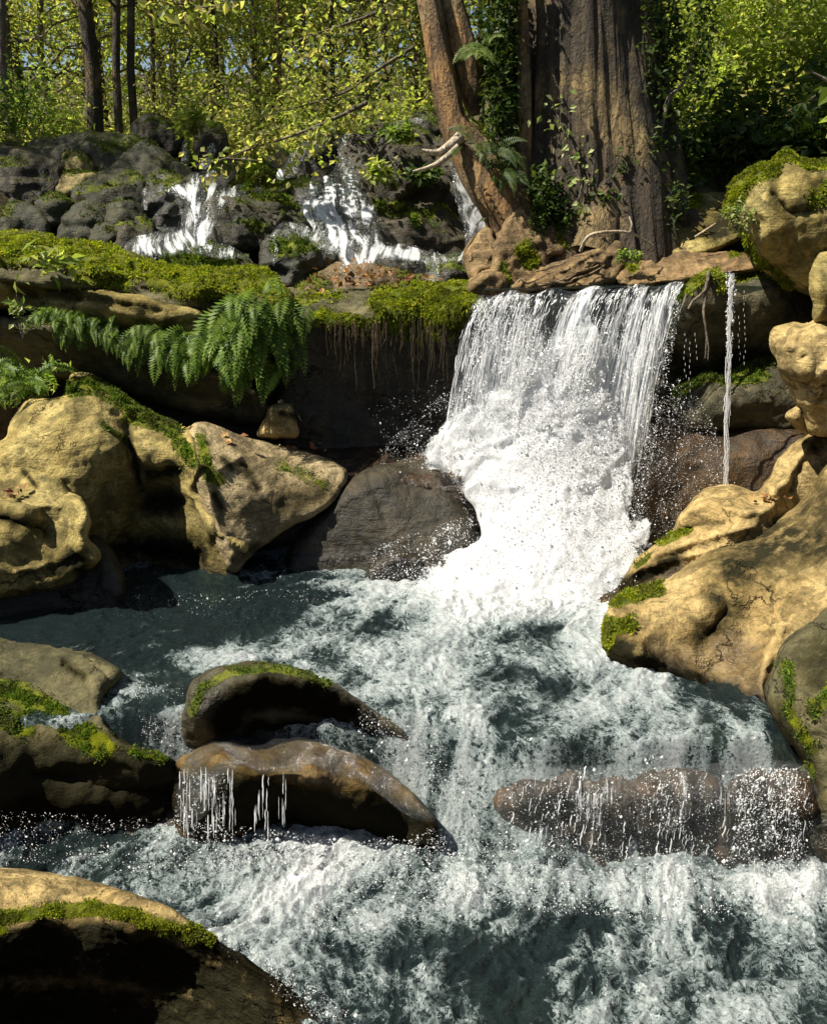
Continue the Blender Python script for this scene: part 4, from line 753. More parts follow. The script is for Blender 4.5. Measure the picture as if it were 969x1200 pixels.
YF = [(690, 360, 7.0), (620, 440, 6.85), (500, 520, 7.0), (560, 600, 6.6), (760, 620, 6.5), (600, 690, 6.0), (745, 500, 6.85)]
spray('spray', [
    ([(500, 530), (545, 440), (560, 350), (620, 345), (640, 420), (560, 480), (520, 560)], 4500, 0.0034, YF, 0.06),
    ([(440, 530), (520, 460), (560, 470), (560, 560), (520, 560)], 1300, 0.0028, 6.95, 0.1),
    ([(560, 400), (800, 350), (760, 560), (740, 700), (560, 640), (520, 540)], 14000, 0.0036, YF, 0.08),
    ([(600, 420), (680, 380), (730, 500), (700, 640), (600, 640)], 5000, 0.005, YF, 0.1),
    ([(735, 480), (800, 440), (840, 500), (860, 600), (800, 610), (770, 640), (740, 600)], 2600, 0.0030, 6.8, 0.08),
    ([(440, 640), (560, 600), (760, 620), (740, 720), (600, 730), (420, 720)], 6000, 0.0042, YF, 0.1),
    ([(430, 480), (520, 440), (545, 500), (470, 560)], 160, 0.003, 7.0, 0.1)], fall, 21, FB)

# ---- the thin side trickle, right
TB = P(856, 575, 6.95); tr = empty('waterfall', TB, 'thin single trickle falling free in front of the right wall', 'waterfall')
paths = []
for k in range(150):
    t0 = r.random() * 0.69; t = np.linspace(t0, t0 + 0.03 + 0.05 * r.random(), 5)
    pr = 320 + 255 * (t / 0.65) ** 1.7
    p = P(857 - 6 * (t / 0.6) + 1.3 * r.normal() + 1.0 * r.normal(size=5), pr, 6.84 - 0.1 * t)
    paths.append((p - TB, (0.0015 + 0.004 * r.random()) * np.array([0.3, 1, 0.7, 1, 0.3])))
for px, y0, y1 in ((802, 390, 440), (808, 400, 470), (866, 370, 420), (872, 340, 430), (847, 530, 575), (864, 530, 575), (815, 390, 425)):
    for y in np.arange(y0, y1, 7):
        t = np.linspace(0, 1, 4); paths.append((P(px + r.normal(), y + 4 * t, 7.05) - TB, 0.0018 * np.array([0.3, 1, 1, 0.3])))
threads('water_thread', paths, tr, (0, 0, 0))
spray('spray', [([(845, 560), (866, 560), (872, 585), (838, 585)], 120, 0.004, 6.9, 0.05), ([(850, 318), (864, 318), (858, 420), (850, 420)], 160, 0.005, 7.0, 0.02)], tr, 5, TB)

# ---- cascades on the upper rocks
def cascade(label, pieces, seed):
    base = P(*pieces[0][2]); root = empty('waterfall', base, label, 'waterfall', 'upper cascades')
    regs = []
    for out, ctrl, _, k in pieces:
        a = np.array(out, float)
        v, tri, q, fr = solid(out, ctrl, R=7, edge=0.05, thick=0.06, step=2.2, amp=0.010, freq=6, fine=0.004, fold=0.0, seed=seed, wob=4)
        tri = tri[fr[tri].all(1)]; d = segdist(a, q)
        u = q[:, 0] + 7 * gn(np.c_[q / 28, q[:, 0] * 0], seed); u = u + 0.35 * (q[:, 1] - a[:, 1].min()) * np.sign(q[:, 0] - a[:, 0].mean()) * 0.6
        foam = k * (0.27 + 0.34 * np.clip(d / 8, 0, 1)) + 0.5 * fbm(np.c_[u / 7, q[:, 1] / 26, u * 0], 3, seed)
        mesh('falling_film', v - base, tri, VEIL, root, {'foam': foam, 'u': u / 1.7, 'v': q[:, 1] / 15})
        regs.append((out, int(13 * math.sqrt(np.ptp(a[:, 0]) * np.ptp(a[:, 1]))), 0.0026, [tuple(c[:2]) + (c[2] - 0.06,) for c in ctrl], 0.04))
    spray('spray', regs, root, seed, base)
cascade('left upper cascade, bluish white, widening to a fan at its foot', [
    ([(224, 202), (250, 200), (255, 218), (266, 222), (286, 215), (290, 228), (266, 243), (255, 252), (252, 270), (246, 282), (268, 288), (292, 304), (255, 302), (224, 296), (180, 305), (148, 302), (152, 282), (188, 270), (208, 266), (213, 250), (218, 238), (204, 228), (180, 226), (204, 214), (219, 214)],
     [(238, 207, 9.4), (235, 240, 8.85), (230, 270, 8.65), (240, 290, 8.4), (170, 292, 8.4), (275, 225, 9.25), (190, 221, 9.1)], (235, 290, 8.5), 1.0),
    ([(233, 194), (242, 174), (250, 165), (253, 176), (247, 192), (240, 200)], [(242, 180, 9.9), (238, 198, 9.7)], (235, 290, 8.5), 1.0),
    ([(211, 196), (216, 162), (221, 165), (219, 196)], [(216, 180, 9.85)], (235, 290, 8.5), .8)], 31)
cascade('right upper cascade, brightest, spreading over several rock steps', [
    ([(398, 160), (428, 157), (431, 176), (421, 196), (420, 218), (434, 238), (446, 256), (452, 282), (486, 288), (524, 299), (552, 296), (552, 308), (486, 310), (446, 306), (425, 326), (402, 322), (392, 296), (372, 274), (360, 258), (348, 236), (352, 222), (374, 210), (388, 200), (395, 182)],
     [(414, 165, 9.65), (405, 205, 9.2), (390, 225, 9.0), (400, 255, 8.75), (420, 285, 8.5), (412, 312, 8.3), (520, 302, 8.45), (365, 240, 8.95)], (412, 312, 8.3), 1.05),
    ([(418, 160), (440, 148), (488, 137), (500, 140), (470, 152), (440, 159)], [(460, 148, 9.9)], (412, 312, 8.3), .9),
    ([(497, 305), (510, 302), (516, 315), (512, 332), (503, 330)], [(508, 318, 8.2)], (412, 312, 8.3), .6),
    ([(322, 290), (318, 275), (328, 263), (346, 262), (372, 271), (400, 291), (404, 302), (380, 296), (345, 272), (328, 276), (326, 300), (318, 312)], [(330, 268, 8.6), (375, 278, 8.55), (322, 300, 8.4), (400, 298, 8.45)], (412, 312, 8.3), .62)], 47)
cascade('short bright chute high up between the two larger cascades', [([(324, 210), (338, 188), (352, 168), (360, 170), (354, 190), (346, 208)], [(345, 185, 9.7), (335, 208, 9.3)], (335, 208, 9.3), 1.1)], 53)
cascade('blue shaded sheet of water sliding down left of the orange stem', [([(527, 190), (536, 188), (552, 215), (566, 240), (578, 264), (566, 284), (551, 300), (543, 270), (534, 230)], [(532, 195, 8.75), (550, 240, 8.65), (560, 280, 8.55)], (552, 296, 8.55), 1.1)], 59)
cascade('hair thin trickle on the left beside the green mossy hump', [([(168, 222), (172, 220), (173, 246), (169, 246)], [(170, 232, 8.9)], (170, 246, 8.9), .8)], 61)

# ---- small drops of the lower stream
LB = P(770, 1000, 3.9); low = empty('waterfall', LB, 'low beaded curtain of water over the brown step, lower right', 'waterfall')
paths = []
for k in range(230):
    px = 600 + 350 * r.random(); 
    if fbm(np.array([[px / 40, 0, 3.0]]), 2, 8)[0] < -0.12 * r.random() and 690 < px < 860: continue
    y0 = 908 + 6 * math.sin(px / 37) + 5 * r.normal() + 88 * r.random(); n = 5; t = np.linspace(0, 1, n)
    y = y0 + (4 + 14 * r.random()) * t
    p = P(px + 0.7 * r.normal(size=n) - 2 * t, y, 3.93 - 0.10 * ((y - 890) / 120) - 0.04 * r.random())
    paths.append((p - LB, (0.0012 + 0.0036 * r.random() ** 3) * np.array([0.3, 1, 0.6, 1, 0.3])))
threads('water_thread', paths, low, (0, 0, 0))
def film(outline, ctrl, dens, uv, parent, off, seed, step=2.6):
    v, tri, q, fr = solid(outline, ctrl, R=6, edge=0.03, thick=0.02, step=step, amp=0.012, freq=8, fine=0.006, seed=seed, wob=2)
    tri = tri[fr[tri].all(1)]
    u, w = uv(q); d = segdist(np.array(outline, float), q)
    mesh('falling_film', v - off, tri, VEIL, parent, {'foam': dens + 0.22 * fbm(np.c_[u * 0.08, w * 0.6, u * 0], 3, seed) - 0.35 * (1 - np.clip(d / 10, 0, 1)), 'u': u, 'v': w})
film([(585, 915), (600, 900), (700, 896), (830, 894), (950, 902), (962, 1015), (850, 1022), (700, 1018), (590, 1012)], [(600, 890, 4.05), (760, 884, 4.1), (940, 895, 4.02), (640, 925, 3.93), (760, 920, 3.93), (880, 925, 3.88), (640, 1010, 3.86), (760, 1015, 3.86), (900, 1010, 3.82)],
     0.34, lambda q: (q[:, 0] / 2.6, q[:, 1] / 45), low, LB, 3)
spray('spray', [([(700, 900), (950, 905), (955, 1020), (690, 1010)], 1700, 0.0026, 3.84, 0.04), ([(590, 920), (700, 900), (700, 1010), (590, 1000)], 700, 0.003, 3.86, 0.04), ([(755, 885), (800, 890), (820, 1000), (750, 960)], 0 + 300, 0.004, 3.84, 0.03), ([(870, 900), (935, 900), (940, 1010), (850, 1010)], 900, 0.0045, 3.82, 0.04)], low, 77, LB)
SB = P(260, 985, 4.05); sm = empty('waterfall', SB, 'small veil of water dripping off the left end of the brown rock', 'waterfall')
paths = []
for k in range(80):
    px = r.choice([215, 222, 232, 240, 247, 252, 262, 270, 300, 310, 330]) + 2.5 * r.normal(); y0 = 898 + 60 * r.random(); t = np.linspace(0, 1, 5); y = y0 + (10 + 30 * r.random()) * t
    p = P(px + 0.25 * r.normal(size=5), y, 4.02 - 0.04 * t)
    paths.append((p - SB, (0.001 + 0.0026 * r.random() ** 2) * np.array([0.3, 1, 0.8, 1, 0.3])))
threads('water_thread', paths, sm, (0, 0, 0))
film([(208, 905), (230, 878), (280, 862), (340, 858), (400, 875), (452, 900), (494, 936), (510, 962), (480, 958), (440, 928), (400, 912), (340, 905), (290, 906), (262, 912), (240, 955), (212, 960)], [(300, 868, 4.46), (260, 890, 4.14), (340, 890, 4.16), (400, 898, 4.16), (450, 920, 4.10), (300, 906, 4.03), (240, 950, 4.07), (500, 960, 3.99)],
     0.08, lambda q: ((q[:, 1] - 0.42 * q[:, 0]) / 2.2, (q[:, 0] + 0.42 * q[:, 1]) / 60), sm, SB, 5)
spray('spray', [([(205, 960), (300, 970), (420, 985), (500, 975), (480, 1010), (250, 1020)], 1300, 0.0035, 4.0, 0.05), ([(205, 900), (270, 905), (260, 980), (205, 980)], 300, 0.003, 4.0, 0.03)], sm, 78, SB)
SH = P(380, 900, 4.1)
bag = spray('spray', [([(80, 700), (330, 690), (420, 690), (380, 730), (60, 725)], 500, 0.0035, [(200, 700, 6.1), (200, 725, 5.8), (400, 690, 6.2)], 0.0),
    ([(150, 800), (215, 800), (215, 880), (160, 860)], 500, 0.0028, [(180, 800, 4.72), (180, 870, 4.3)], 0.03),
    ([(420, 830), (600, 860), (600, 960), (520, 940), (420, 870)], 1200, 0.003, [(500, 835, 4.5), (520, 900, 4.15), (560, 950, 4.05)], 0.03),
    ([(500, 970), (960, 1010), (960, 1090), (500, 1060)], 2600, 0.0032, [(700, 1000, 3.85), (700, 1090, 3.4)], 0.05),
    ([(230, 1000), (520, 980), (560, 1080), (330, 1100)], 1800, 0.003, [(350, 1000, 3.95), (400, 1100, 3.4)], 0.04),
    ([(230, 1090), (300, 1110), (420, 1190), (380, 1200), (330, 1170)], 700, 0.0028, [(260, 1100, 3.25), (400, 1200, 2.95)], 0.04),
    ([(0, 950), (220, 960), (240, 1030), (0, 1010)], 800, 0.003, [(100, 960, 4.1), (100, 1020, 3.65)], 0.03)], None, 91, (0, 0, 0))
bag.name = 'stream_spray'; bag['label'] = 'fine drops thrown up all along the lower stream'; bag['category'] = 'spray'

# ------------------------------------------------------------------ the great tree
def lobed(path, rad, name, mat, parent, off, sides=40, lob=0.16, seed=1, flare=None):
    """a trunk whose cross-section is fluted and burled"""
    c = catmull(np.asarray(path, float), 0.12, False) if len(path) > 2 else np.asarray(path, float)
    n = len(c); rr = np.interp(np.linspace(0, 1, n), np.linspace(0, 1, len(rad)), rad)
    v, f = tube(c, rr, sides)
    ctr = np.repeat(c, sides, 0); d = v - ctr; L = np.linalg.norm(d, axis=1)[:, None]; d = d / np.maximum(L, 1e-6)
    k = np.c_[d[:, :2] * 2.2, v[:, 2] * 0.35]; k2 = np.c_[d[:, :2] * 7, v[:, 2] * 1.1]
    v = v + d * L * (lob * ridged(k, 3, seed)[:, None] + 0.3 * lob * ridged(k2, 2, seed + 3)[:, None] + 0.5 * lob * fbm(v * np.array([4, 4, 1.6]), 3, seed + 5)[:, None])
    return mesh(name, v - off, f, mat, parent)
TBASE = np.array([1.68, 8.75, 2.1])
gt = empty('great_tree', TBASE, 'massive brown tree trunk with leaning orange stem standing above the main fall', 'tree')
def pt(px, py, Y): return P(px, py, Y)
lobed([pt(690, 350, 8.6), pt(688, 235, 8.75), pt(684, 130, 8.8), pt(682, 30, 8.8), pt(680, -100, 8.85), pt(676, -420, 9.0), pt(670, -900, 9.2)], [0.86, 0.72, 0.62, 0.58, 0.56, 0.5, 0.34], 'trunk', BARK, gt, TBASE, 150, 0.22, 3)
lobed([pt(610, 288, 8.15), pt(596, 245, 8.2), pt(562, 195, 8.25), pt(529, 140, 8.3), pt(516, 70, 8.35), pt(503, 0, 8.4), pt(480, -130, 8.5), pt(430, -400, 8.7)], [0.20, 0.19, 0.15, 0.09, 0.08, 0.075, 0.07, 0.05], 'leaning_stem', BARKO, gt, TBASE, 40, 0.42, 9)
lobed([pt(556, 135, 8.45), pt(551, 95, 8.45), pt(540, 60, 8.5), pt(528, 10, 8.5), pt(520, -60, 8.6)], [0.03, 0.10, 0.11, 0.09, 0.07], 'dead_stem', BARKO, gt, TBASE, 30, 0.45, 13)
lobed([pt(604, 300, 8.2), pt(611, 230, 8.15), pt(614, 150, 8.2), pt(613, 70, 8.25), pt(610, -40, 8.3), pt(608, -160, 8.4)], [0.10, 0.06, 0.045, 0.045, 0.04, 0.03], 'bark_strip', BARKO, gt, TBASE, 20, 0.5, 17)
for pth, rad in (([pt(760, 290, 8.3), pt(748, 240, 8.5), pt(735, 170, 8.65), pt(728, 60, 8.7)], [0.28, 0.22, 0.16, 0.06]),
                 ([pt(840, 288, 8.2), pt(790, 262, 8.35), pt(750, 225, 8.5), pt(722, 150, 8.6)], [0.10, 0.16, 0.18, 0.08]),
                 ([pt(640, 300, 8.1), pt(650, 250, 8.2), pt(655, 190, 8.35), pt(658, 110, 8.4)], [0.20, 0.17, 0.13, 0.05]),
                 ([pt(690, 300, 7.95), pt(700, 255, 8.05), pt(704, 200, 8.2), pt(702, 120, 8.35)], [0.22, 0.20, 0.14, 0.05])):
    lobed(pth, rad, 'buttress_root', BARK, gt, TBASE, 22, 0.25, int(rad[0] * 100))
b = Bag(); r = np.random.default_rng(5); tips = []
for k in range(16):
    a = 2 * np.pi * k / 16 + 0.3 * r.normal(); z0 = 9.2 + 4 * r.random(); L = 3.0 + 2.2 * r.random()
    p0 = TBASE + np.array([0, 0.3, z0 - 2.1]); pth = [p0]
    for j in range(1, 5): pth.append(p0 + np.array([math.cos(a) * L * j / 4, math.sin(a) * L * j / 4, 0.5 * j + 0.2 * r.normal()]))
    b.tube(pth, [0.16, 0.11, 0.08, 0.05, 0.02], 7); tips += pth[1:]
b.build('limb', BARK, gt, off=TBASE)
tips = np.array(tips); cc = tips[r.integers(0, len(tips), 150)] + 0.7 * r.normal(size=(150, 3))
lp = cc[r.integers(0, 150, 9000)] + 0.42 * r.normal(size=(9000, 3))
v, t = leaves(lp - TBASE, 0.16, r); mesh('crown', v, t, LEAF_MID, gt, smooth=False)

# ------------------------------------------------------------------ woodland trees, shrubs and ground plants
def make_tree(name, seed, h, r0, leafm, barkm, nleaf, lsize, spread=1.3, lean=0.0, first=0.35, twigs=26):
    r = np.random.default_rng(seed)
    root = bpy.data.objects.new(name, None); COL.objects.link(root)
    n = 9; z = np.linspace(-0.3, h, n); path = np.stack([lean * z / h * z + 0.06 * r.normal(size=n).cumsum(), 0.06 * r.normal(size=n).cumsum(), z], -1)
    b = Bag(); b.tube(path, r0 * np.linspace(1, 0.25, n) * np.r_[1.35, np.ones(n - 1)], 9)
    tips = []
    for k in range(twigs):
        f = first + (1 - first) * (k + r.random()) / twigs; i = min(int(f * (n - 1)), n - 2); p0 = path[i] + (path[i + 1] - path[i]) * (f * (n - 1) - i)
        a = r.random() * 6.28; L = spread * (0.45 + 0.8 * r.random()) * (1.15 - 0.6 * f); el = 0.25 + 0.5 * r.random()
        pth = [p0]
        for j in range(1, 5): pth.append(pth[-1] + L / 4 * np.array([math.cos(a), math.sin(a), el]) + 0.07 * L * r.normal(size=3))
        b.tube(pth, r0 * 0.34 * np.array([1, 0.75, 0.5, 0.32, 0.12]), 5); tips += pth[2:]
        for j in (2, 3):
            q0 = pth[j]; d = r.normal(size=3) * 0.35 * L; d[2] = abs(d[2]) * 0.4; b.tube([q0, q0 + d * 0.5, q0 + d + 0.05 * r.normal(size=3)], r0 * np.array([0.14, 0.1, 0.04]), 4); tips += [q0 + d * 0.6, q0 + d]
    b.build('trunk', barkm, root)
    tips = np.array(tips); lp = tips[r.integers(0, len(tips), nleaf)] + r.normal(size=(nleaf, 3)) * 0.17 * spread * np.array([1, 1, 0.8])
    v, t = leaves(lp, lsize, r, 0.4); mesh('crown', v, t, leafm, root, smooth=False)
    return root
def gz(x, y): return float(ground_z(np.array(x), np.array(y))) - 0.05
def at(px, Y):
    x = float(P(px, 100, Y)[0]); return (x, Y, gz(x, Y))
WG = 'slender trees in the sunlit wood behind the cascades'
protos = [make_tree('woodland_tree', 100 + k, h, r0, lm, bm, nl, ls, sp, ln, fi) for k, (h, r0, lm, bm, nl, ls, sp, ln, fi) in enumerate([
    (7.5, 0.085, LEAF_SUN, TWIG, 4800, 0.08, 1.5, 0.02, .15), (6.5, 0.06, LEAF_YEL, TWIG, 4200, 0.08, 1.4, -0.05, .1), (8.0, 0.10, LEAF_MID, BARK, 5000, 0.085, 1.7, 0.03, .2), (5.5, 0.045, LEAF_SUN, BARKO, 3800, 0.07, 1.3, 0.06, .05), (6.0, 0.05, LEAF_YEL, BARK, 3800, 0.068, 1.5, -0.02, .05)])]
first = [True] * 5
def plant_tree(k, px, Y, sc, label, group=WG):
    loc = at(px, Y); rz = r.random() * 6.28
    if first[k]:
        first[k] = False; o = protos[k]; o.location = loc; o.rotation_euler = (0, 0, rz); o.scale = (sc,) * 3
        tag(o, label, 'tree', group)
    else: o = dup(protos[k], loc, rz, sc, label, group)
    return o
r = np.random.default_rng(44)
WL = 'slender leafy tree in the sunlit wood behind the upper cascades'
for k, px, Y, sc in [(0, 20, 13.0, 1), (1, 60, 14.5, 1), (3, 175, 13.2, .9), (1, 215, 14.2, 1), (4, 255, 13.0, .8), (0, 290, 15.2, 1), (3, 320, 12.8, .8), (1, 352, 13.8, .9), (4, 390, 12.6, .8), (0, 418, 14.6, 1), (4, 450, 12.9, .9), (1, 480, 14.0, 1), (3, 505, 13.0, .8),
                     (2, 0, 17, 1.1), (0, 90, 18, 1.1), (1, 150, 17.2, 1.1), (2, 235, 18.4, 1.1), (1, 310, 17.8, 1.2), (0, 375, 18.6, 1.2), (1, 440, 17.5, 1.1), (2, 500, 18.8, 1.2), (4, 560, 16, 1.1), (0, -60, 14.6, 1.1), (3, -30, 12.6, .9), (4, 120, 15.4, 1), (0, 590, 19, 1.2), (1, 270, 20.5, 1.2), (1, 30, 21, 1.3), (0, 180, 21.5, 1.3), (1, 420, 21.8, 1.3), (2, 340, 22, 1.3)]:
    plant_tree(k, px, Y, sc, WL)
RL = 'leafy tree in the green thicket right of the great trunk'
for k, px, Y, sc in [(1, 790, 14.5, .95), (3, 840, 13.6, .9), (0, 880, 14.8, 1), (1, 930, 13.8, 1), (3, 975, 14.6, 1), (0, 1030, 14, 1), (2, 860, 18, 1.2), (0, 950, 18.6, 1.2), (1, 800, 19, 1.2), (2, 745, 17, 1.1), (0, 1060, 17, 1.2)]:
    plant_tree(k, px, Y, sc, RL, 'trees in the thicket right of the great trunk')
def bare_trunk(px, Y, lean, r0, h, label, mat):
    x, y, z = at(px, Y); root = empty('forest_trunk', (x, y, z), label, 'tree')
    n = 8; zz = np.linspace(-0.3, h, n); b = Bag(); pth = np.stack([lean * zz + 0.03 * r.normal(size=n).cumsum(), 0 * zz, zz], -1); b.tube(pth, r0 * np.linspace(1.1, 0.6, n), 10)
    for k in range(6):
        p0 = pth[3 + k % 4]; d = np.array([r.normal(), r.normal(), 0.6]); b.tube([p0, p0 + d * 0.4, p0 + d * 0.9], r0 * np.array([.35, .2, .06]), 5)
    b.build('trunk', mat, root)
    lp = pth[-1] + r.normal(size=(1200, 3)) * np.array([0.8, 0.8, 0.7]); v, t = leaves(lp, 0.1, r); mesh('crown', v, t, LEAF_SUN, root, smooth=False)
bare_trunk(106, 12.2, -0.015, 0.10, 4.6, 'straight dark trunk standing alone on the left behind the slab', BARK)
bare_trunk(136, 11.9, 0.07, 0.05, 4.6, 'brown trunk leaning right, left one of the close pair', BARK)
bare_trunk(146, 12.0, 0.09, 0.05, 4.8, 'thinner leaning trunk, right one of the close pair', BARK)
bare_trunk(8, 11.6, 0.06, 0.045, 4.4, 'pale thin stem leaning at the far left edge', TWIG)
bare_trunk(944, 12.6, 0.03, 0.12, 5.0, 'dark upright trunk in the thicket near the right edge', BARK)

def shrub(name, label, base, rad, n, size, mat, seed, group=None, stems=9, up=1.0, cat='shrub', droop=0.3, clump=26, asp=0.5):
    r = np.random.default_rng(seed); root = empty(name, base, label, cat, group)
    rad = np.array(rad); b = Bag(); tips = []
    for k in range(stems):
        d = r.normal(size=3); d[2] = abs(d[2]) * up + 0.2; d = d / np.linalg.norm(d) * rad * (0.6 + 0.5 * r.random())
        b.tube([np.zeros(3), d * 0.4 + 0.08 * r.normal(size=3) * rad, d * 0.75, d], np.array([.012, .01, .007, .003]) * max(rad[2], 0.4), 5); tips += [d * 0.55, d * 0.8, d]
    b.build('stem', TWIG, root)
    tips = np.array(tips); cl = tips[r.integers(0, len(tips), clump)] + 0.16 * r.normal(size=(clump, 3)) * rad
    p = cl[r.integers(0, clump, n)] + 0.15 * r.normal(size=(n, 3)) * rad
    v, t = leaves(p, size, r, droop, asp=asp); mesh('foliage', v, t, mat, root, smooth=False)
    return root
UG = 'undergrowth shrubs at the edge of the wood'
for k, (px, Y, rx, rz, n, m) in enumerate([(30, 11.8, .9, 1.0, 1500, LEAF_MID), (85, 12.4, .8, .8, 1300, LEAF_SUN), (190, 11.9, .7, .7, 1300, LEAF_YEL), (235, 11.4, .5, .5, 900, LEAF_MID), (290, 11.6, .7, .8, 1400, LEAF_YEL), (345, 11.5, .7, .9, 1500, LEAF_SUN), (400, 11.2, .7, .8, 1500, LEAF_YEL), (455, 11.4, .7, 1.0, 1500, LEAF_SUN), (500, 11.6, .6, 1.1, 1300, LEAF_YEL), (-40, 11.2, 1, 1.2, 1500, LEAF_DARK), (150, 12.6, .8, .8, 1300, LEAF_YEL), (260, 12.6, .8, 1.0, 1500, LEAF_SUN), (370, 12.6, .8, 1.0, 1500, LEAF_YEL)]):
    x, y, z = at(px, Y); shrub('shrub', 'low leafy shrub at the foot of the sunlit wood, above the cascades', (x, y, z), (rx, rx, rz), n, 0.07, m, 300 + k, UG)
TG = 'bushes in the thicket right of the great trunk'
for k, (px, py, Y, rx, rz, n, m) in enumerate([(800, 150, 11.2, .75, 1.2, 2400, LEAF_SUN), (850, 140, 11.6, .9, 1.3, 2600, LEAF_SUN), (905, 120, 11.8, .9, 1.5, 2600, LEAF_SUN), (960, 130, 11.6, .9, 1.5, 2600, LEAF_SUN), (1020, 140, 11.2, .9, 1.4, 2200, LEAF_SUN), (830, 80, 12.4, 1.0, 1.6, 2600, LEAF_SUN), (890, 60, 12.8, 1.1, 1.7, 2600, LEAF_SUN), (950, 60, 12.8, 1.1, 1.7, 2600, LEAF_YEL)]):
    p = P(px, py, Y); shrub('thicket_bush', 'tall bright leaved bush in the thicket right of the great trunk', tuple(p), (rx, rx, rz), int(n * 1.4), 0.08, m, 340 + k, TG, up=1.6)
for k, (px, py, Y, rx, rz) in enumerate([(790, 215, 10.2, .7, .6), (850, 200, 9.6, .8, .6), (910, 195, 9.2, .8, .7), (970, 190, 9.0, .8, .7)]):
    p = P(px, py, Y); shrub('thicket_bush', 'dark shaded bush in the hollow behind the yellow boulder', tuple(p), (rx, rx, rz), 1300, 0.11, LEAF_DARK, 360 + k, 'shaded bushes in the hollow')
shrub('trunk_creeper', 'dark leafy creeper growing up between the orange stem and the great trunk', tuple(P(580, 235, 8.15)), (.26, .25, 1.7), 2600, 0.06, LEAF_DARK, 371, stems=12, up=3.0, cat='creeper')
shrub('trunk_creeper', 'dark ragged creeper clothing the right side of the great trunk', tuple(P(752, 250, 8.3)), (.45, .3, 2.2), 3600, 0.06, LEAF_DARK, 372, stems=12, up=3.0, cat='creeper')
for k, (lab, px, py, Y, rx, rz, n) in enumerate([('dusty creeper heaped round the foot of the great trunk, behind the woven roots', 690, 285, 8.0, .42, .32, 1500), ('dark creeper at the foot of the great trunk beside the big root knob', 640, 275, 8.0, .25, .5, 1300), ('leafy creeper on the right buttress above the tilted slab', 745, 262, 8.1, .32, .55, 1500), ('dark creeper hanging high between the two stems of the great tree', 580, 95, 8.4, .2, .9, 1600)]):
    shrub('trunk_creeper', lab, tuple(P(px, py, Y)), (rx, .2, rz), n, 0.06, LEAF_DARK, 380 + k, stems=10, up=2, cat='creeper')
# a climbing vine with pale leaves on the trunk
root = empty('pale_vine', P(676, 240, 7.85), 'thin vine with small pale leaves climbing the front of the great trunk', 'vine')
vp = np.array([P(x, y, Y) for x, y, Y in [(676, 245, 7.8), (682, 215, 7.85), (668, 190, 7.9), (665, 165, 7.95), (655, 140, 7.98), (648, 122, 8.0)]])
b = Bag(); b.tube(vp, 0.008, 5); b.build('stem', TWIG, root, off=P(676, 240, 7.85))
lp = np.repeat(catmull(vp, 0.05, False), 9, 0); lp = lp + r.normal(size=lp.shape) * np.array([0.085, 0.04, 0.06])
v, t = leaves(lp - P(676, 240, 7.85), 0.06, r, 0.2, (0, -1, 0.5), 0.7); mesh('foliage', v, t, LEAF_PALE, root, smooth=False)

# far wood: reads as one mass of leaves climbing the hill
r = np.random.default_rng(8); n = 80000
x = r.uniform(-26, 30, n); y = r.uniform(22, 40, n); zz = r.random(n) ** 0.9 * 14
c = fbm(np.stack([x, y, zz], -1) * 0.33, 3, 6); k = c > -0.12
p = np.stack([x, y, ground_z(x, y) + zz], -1)[k]
v, t = leaves(p, 0.34, r, 0.3); o = mesh('far_woods', v, t, LEAF_SUN, smooth=False); tag(o, 'distant mass of sunlit woodland leaves on the hillside', 'woodland', kind='stuff')
n = 26000; x = r.uniform(-9, 9, n); y = r.uniform(10.2, 22, n); p = np.stack([x, y, ground_z(x, y) + 0.05 + 0.35 * r.random(n) ** 2], -1)
k = fbm(p * 0.9, 2, 9) > -0.3; v, t = leaves(p[k], 0.10, r, 0.1); o = mesh('undergrowth', v, t, LEAF_YEL, smooth=False); tag(o, 'low leafy ground cover on the forest floor', 'undergrowth', kind='stuff')

for x, y, sc in ((-7.7, 8.9, .95), (-8.8, 9.8, .95)):  # out-of-view trees, added only for the shade they cast
    o = dup(protos[2], (x, y, gz(x, y)), x, sc, 'unseen leafy tree added beyond the left edge to shade the upper left rocks', 'added trees out of view, shading the left bank')
# ------------------------------------------------------------------ ferns and small plants
def frond(b, p0, d, L, W, droop, r, n=16):
    d = np.array(d, float) / np.linalg.norm(d); pts = [np.array(p0, float)]; dd = d.copy()
    for k in range(n): dd = dd + np.array([0, 0, -droop / n]); dd /= np.linalg.norm(dd); pts.append(pts[-1] + dd * L / n)
    pts = np.array(pts); b.tube(pts, np.linspace(0.003, 0.001, n + 1), 4)
    tg = np.gradient(pts, axis=0); tg /= np.linalg.norm(tg, axis=1)[:, None]
    side = np.cross(tg, np.array([0.25 * r.normal(), -1.0, 0.5])); side /= np.maximum(np.linalg.norm(side, axis=1), 1e-6)[:, None]
    nrm = np.cross(side, tg)
    for k in range(1, n + 1):
        f = k / n; w = W * math.sin(math.pi * min(1, 0.12 + 0.88 * f) ** 0.75) * (0.85 + 0.3 * r.random()) + 0.006; lw = L / n * 0.62
        for s in (-1, 1):
            a = pts[k]; e = a + s * side[k] * w + tg[k] * w * 0.35 - nrm[k] * 0.15 * w - np.array([0, 0, 0.15 * w]); m = (a + e) / 2
            b.add([a - tg[k] * lw * 0.3, m - tg[k] * lw * 0.7, e, m + tg[k] * lw * 0.9], [[0, 1, 2, 3]] if s > 0 else [[0, 3, 2, 1]])
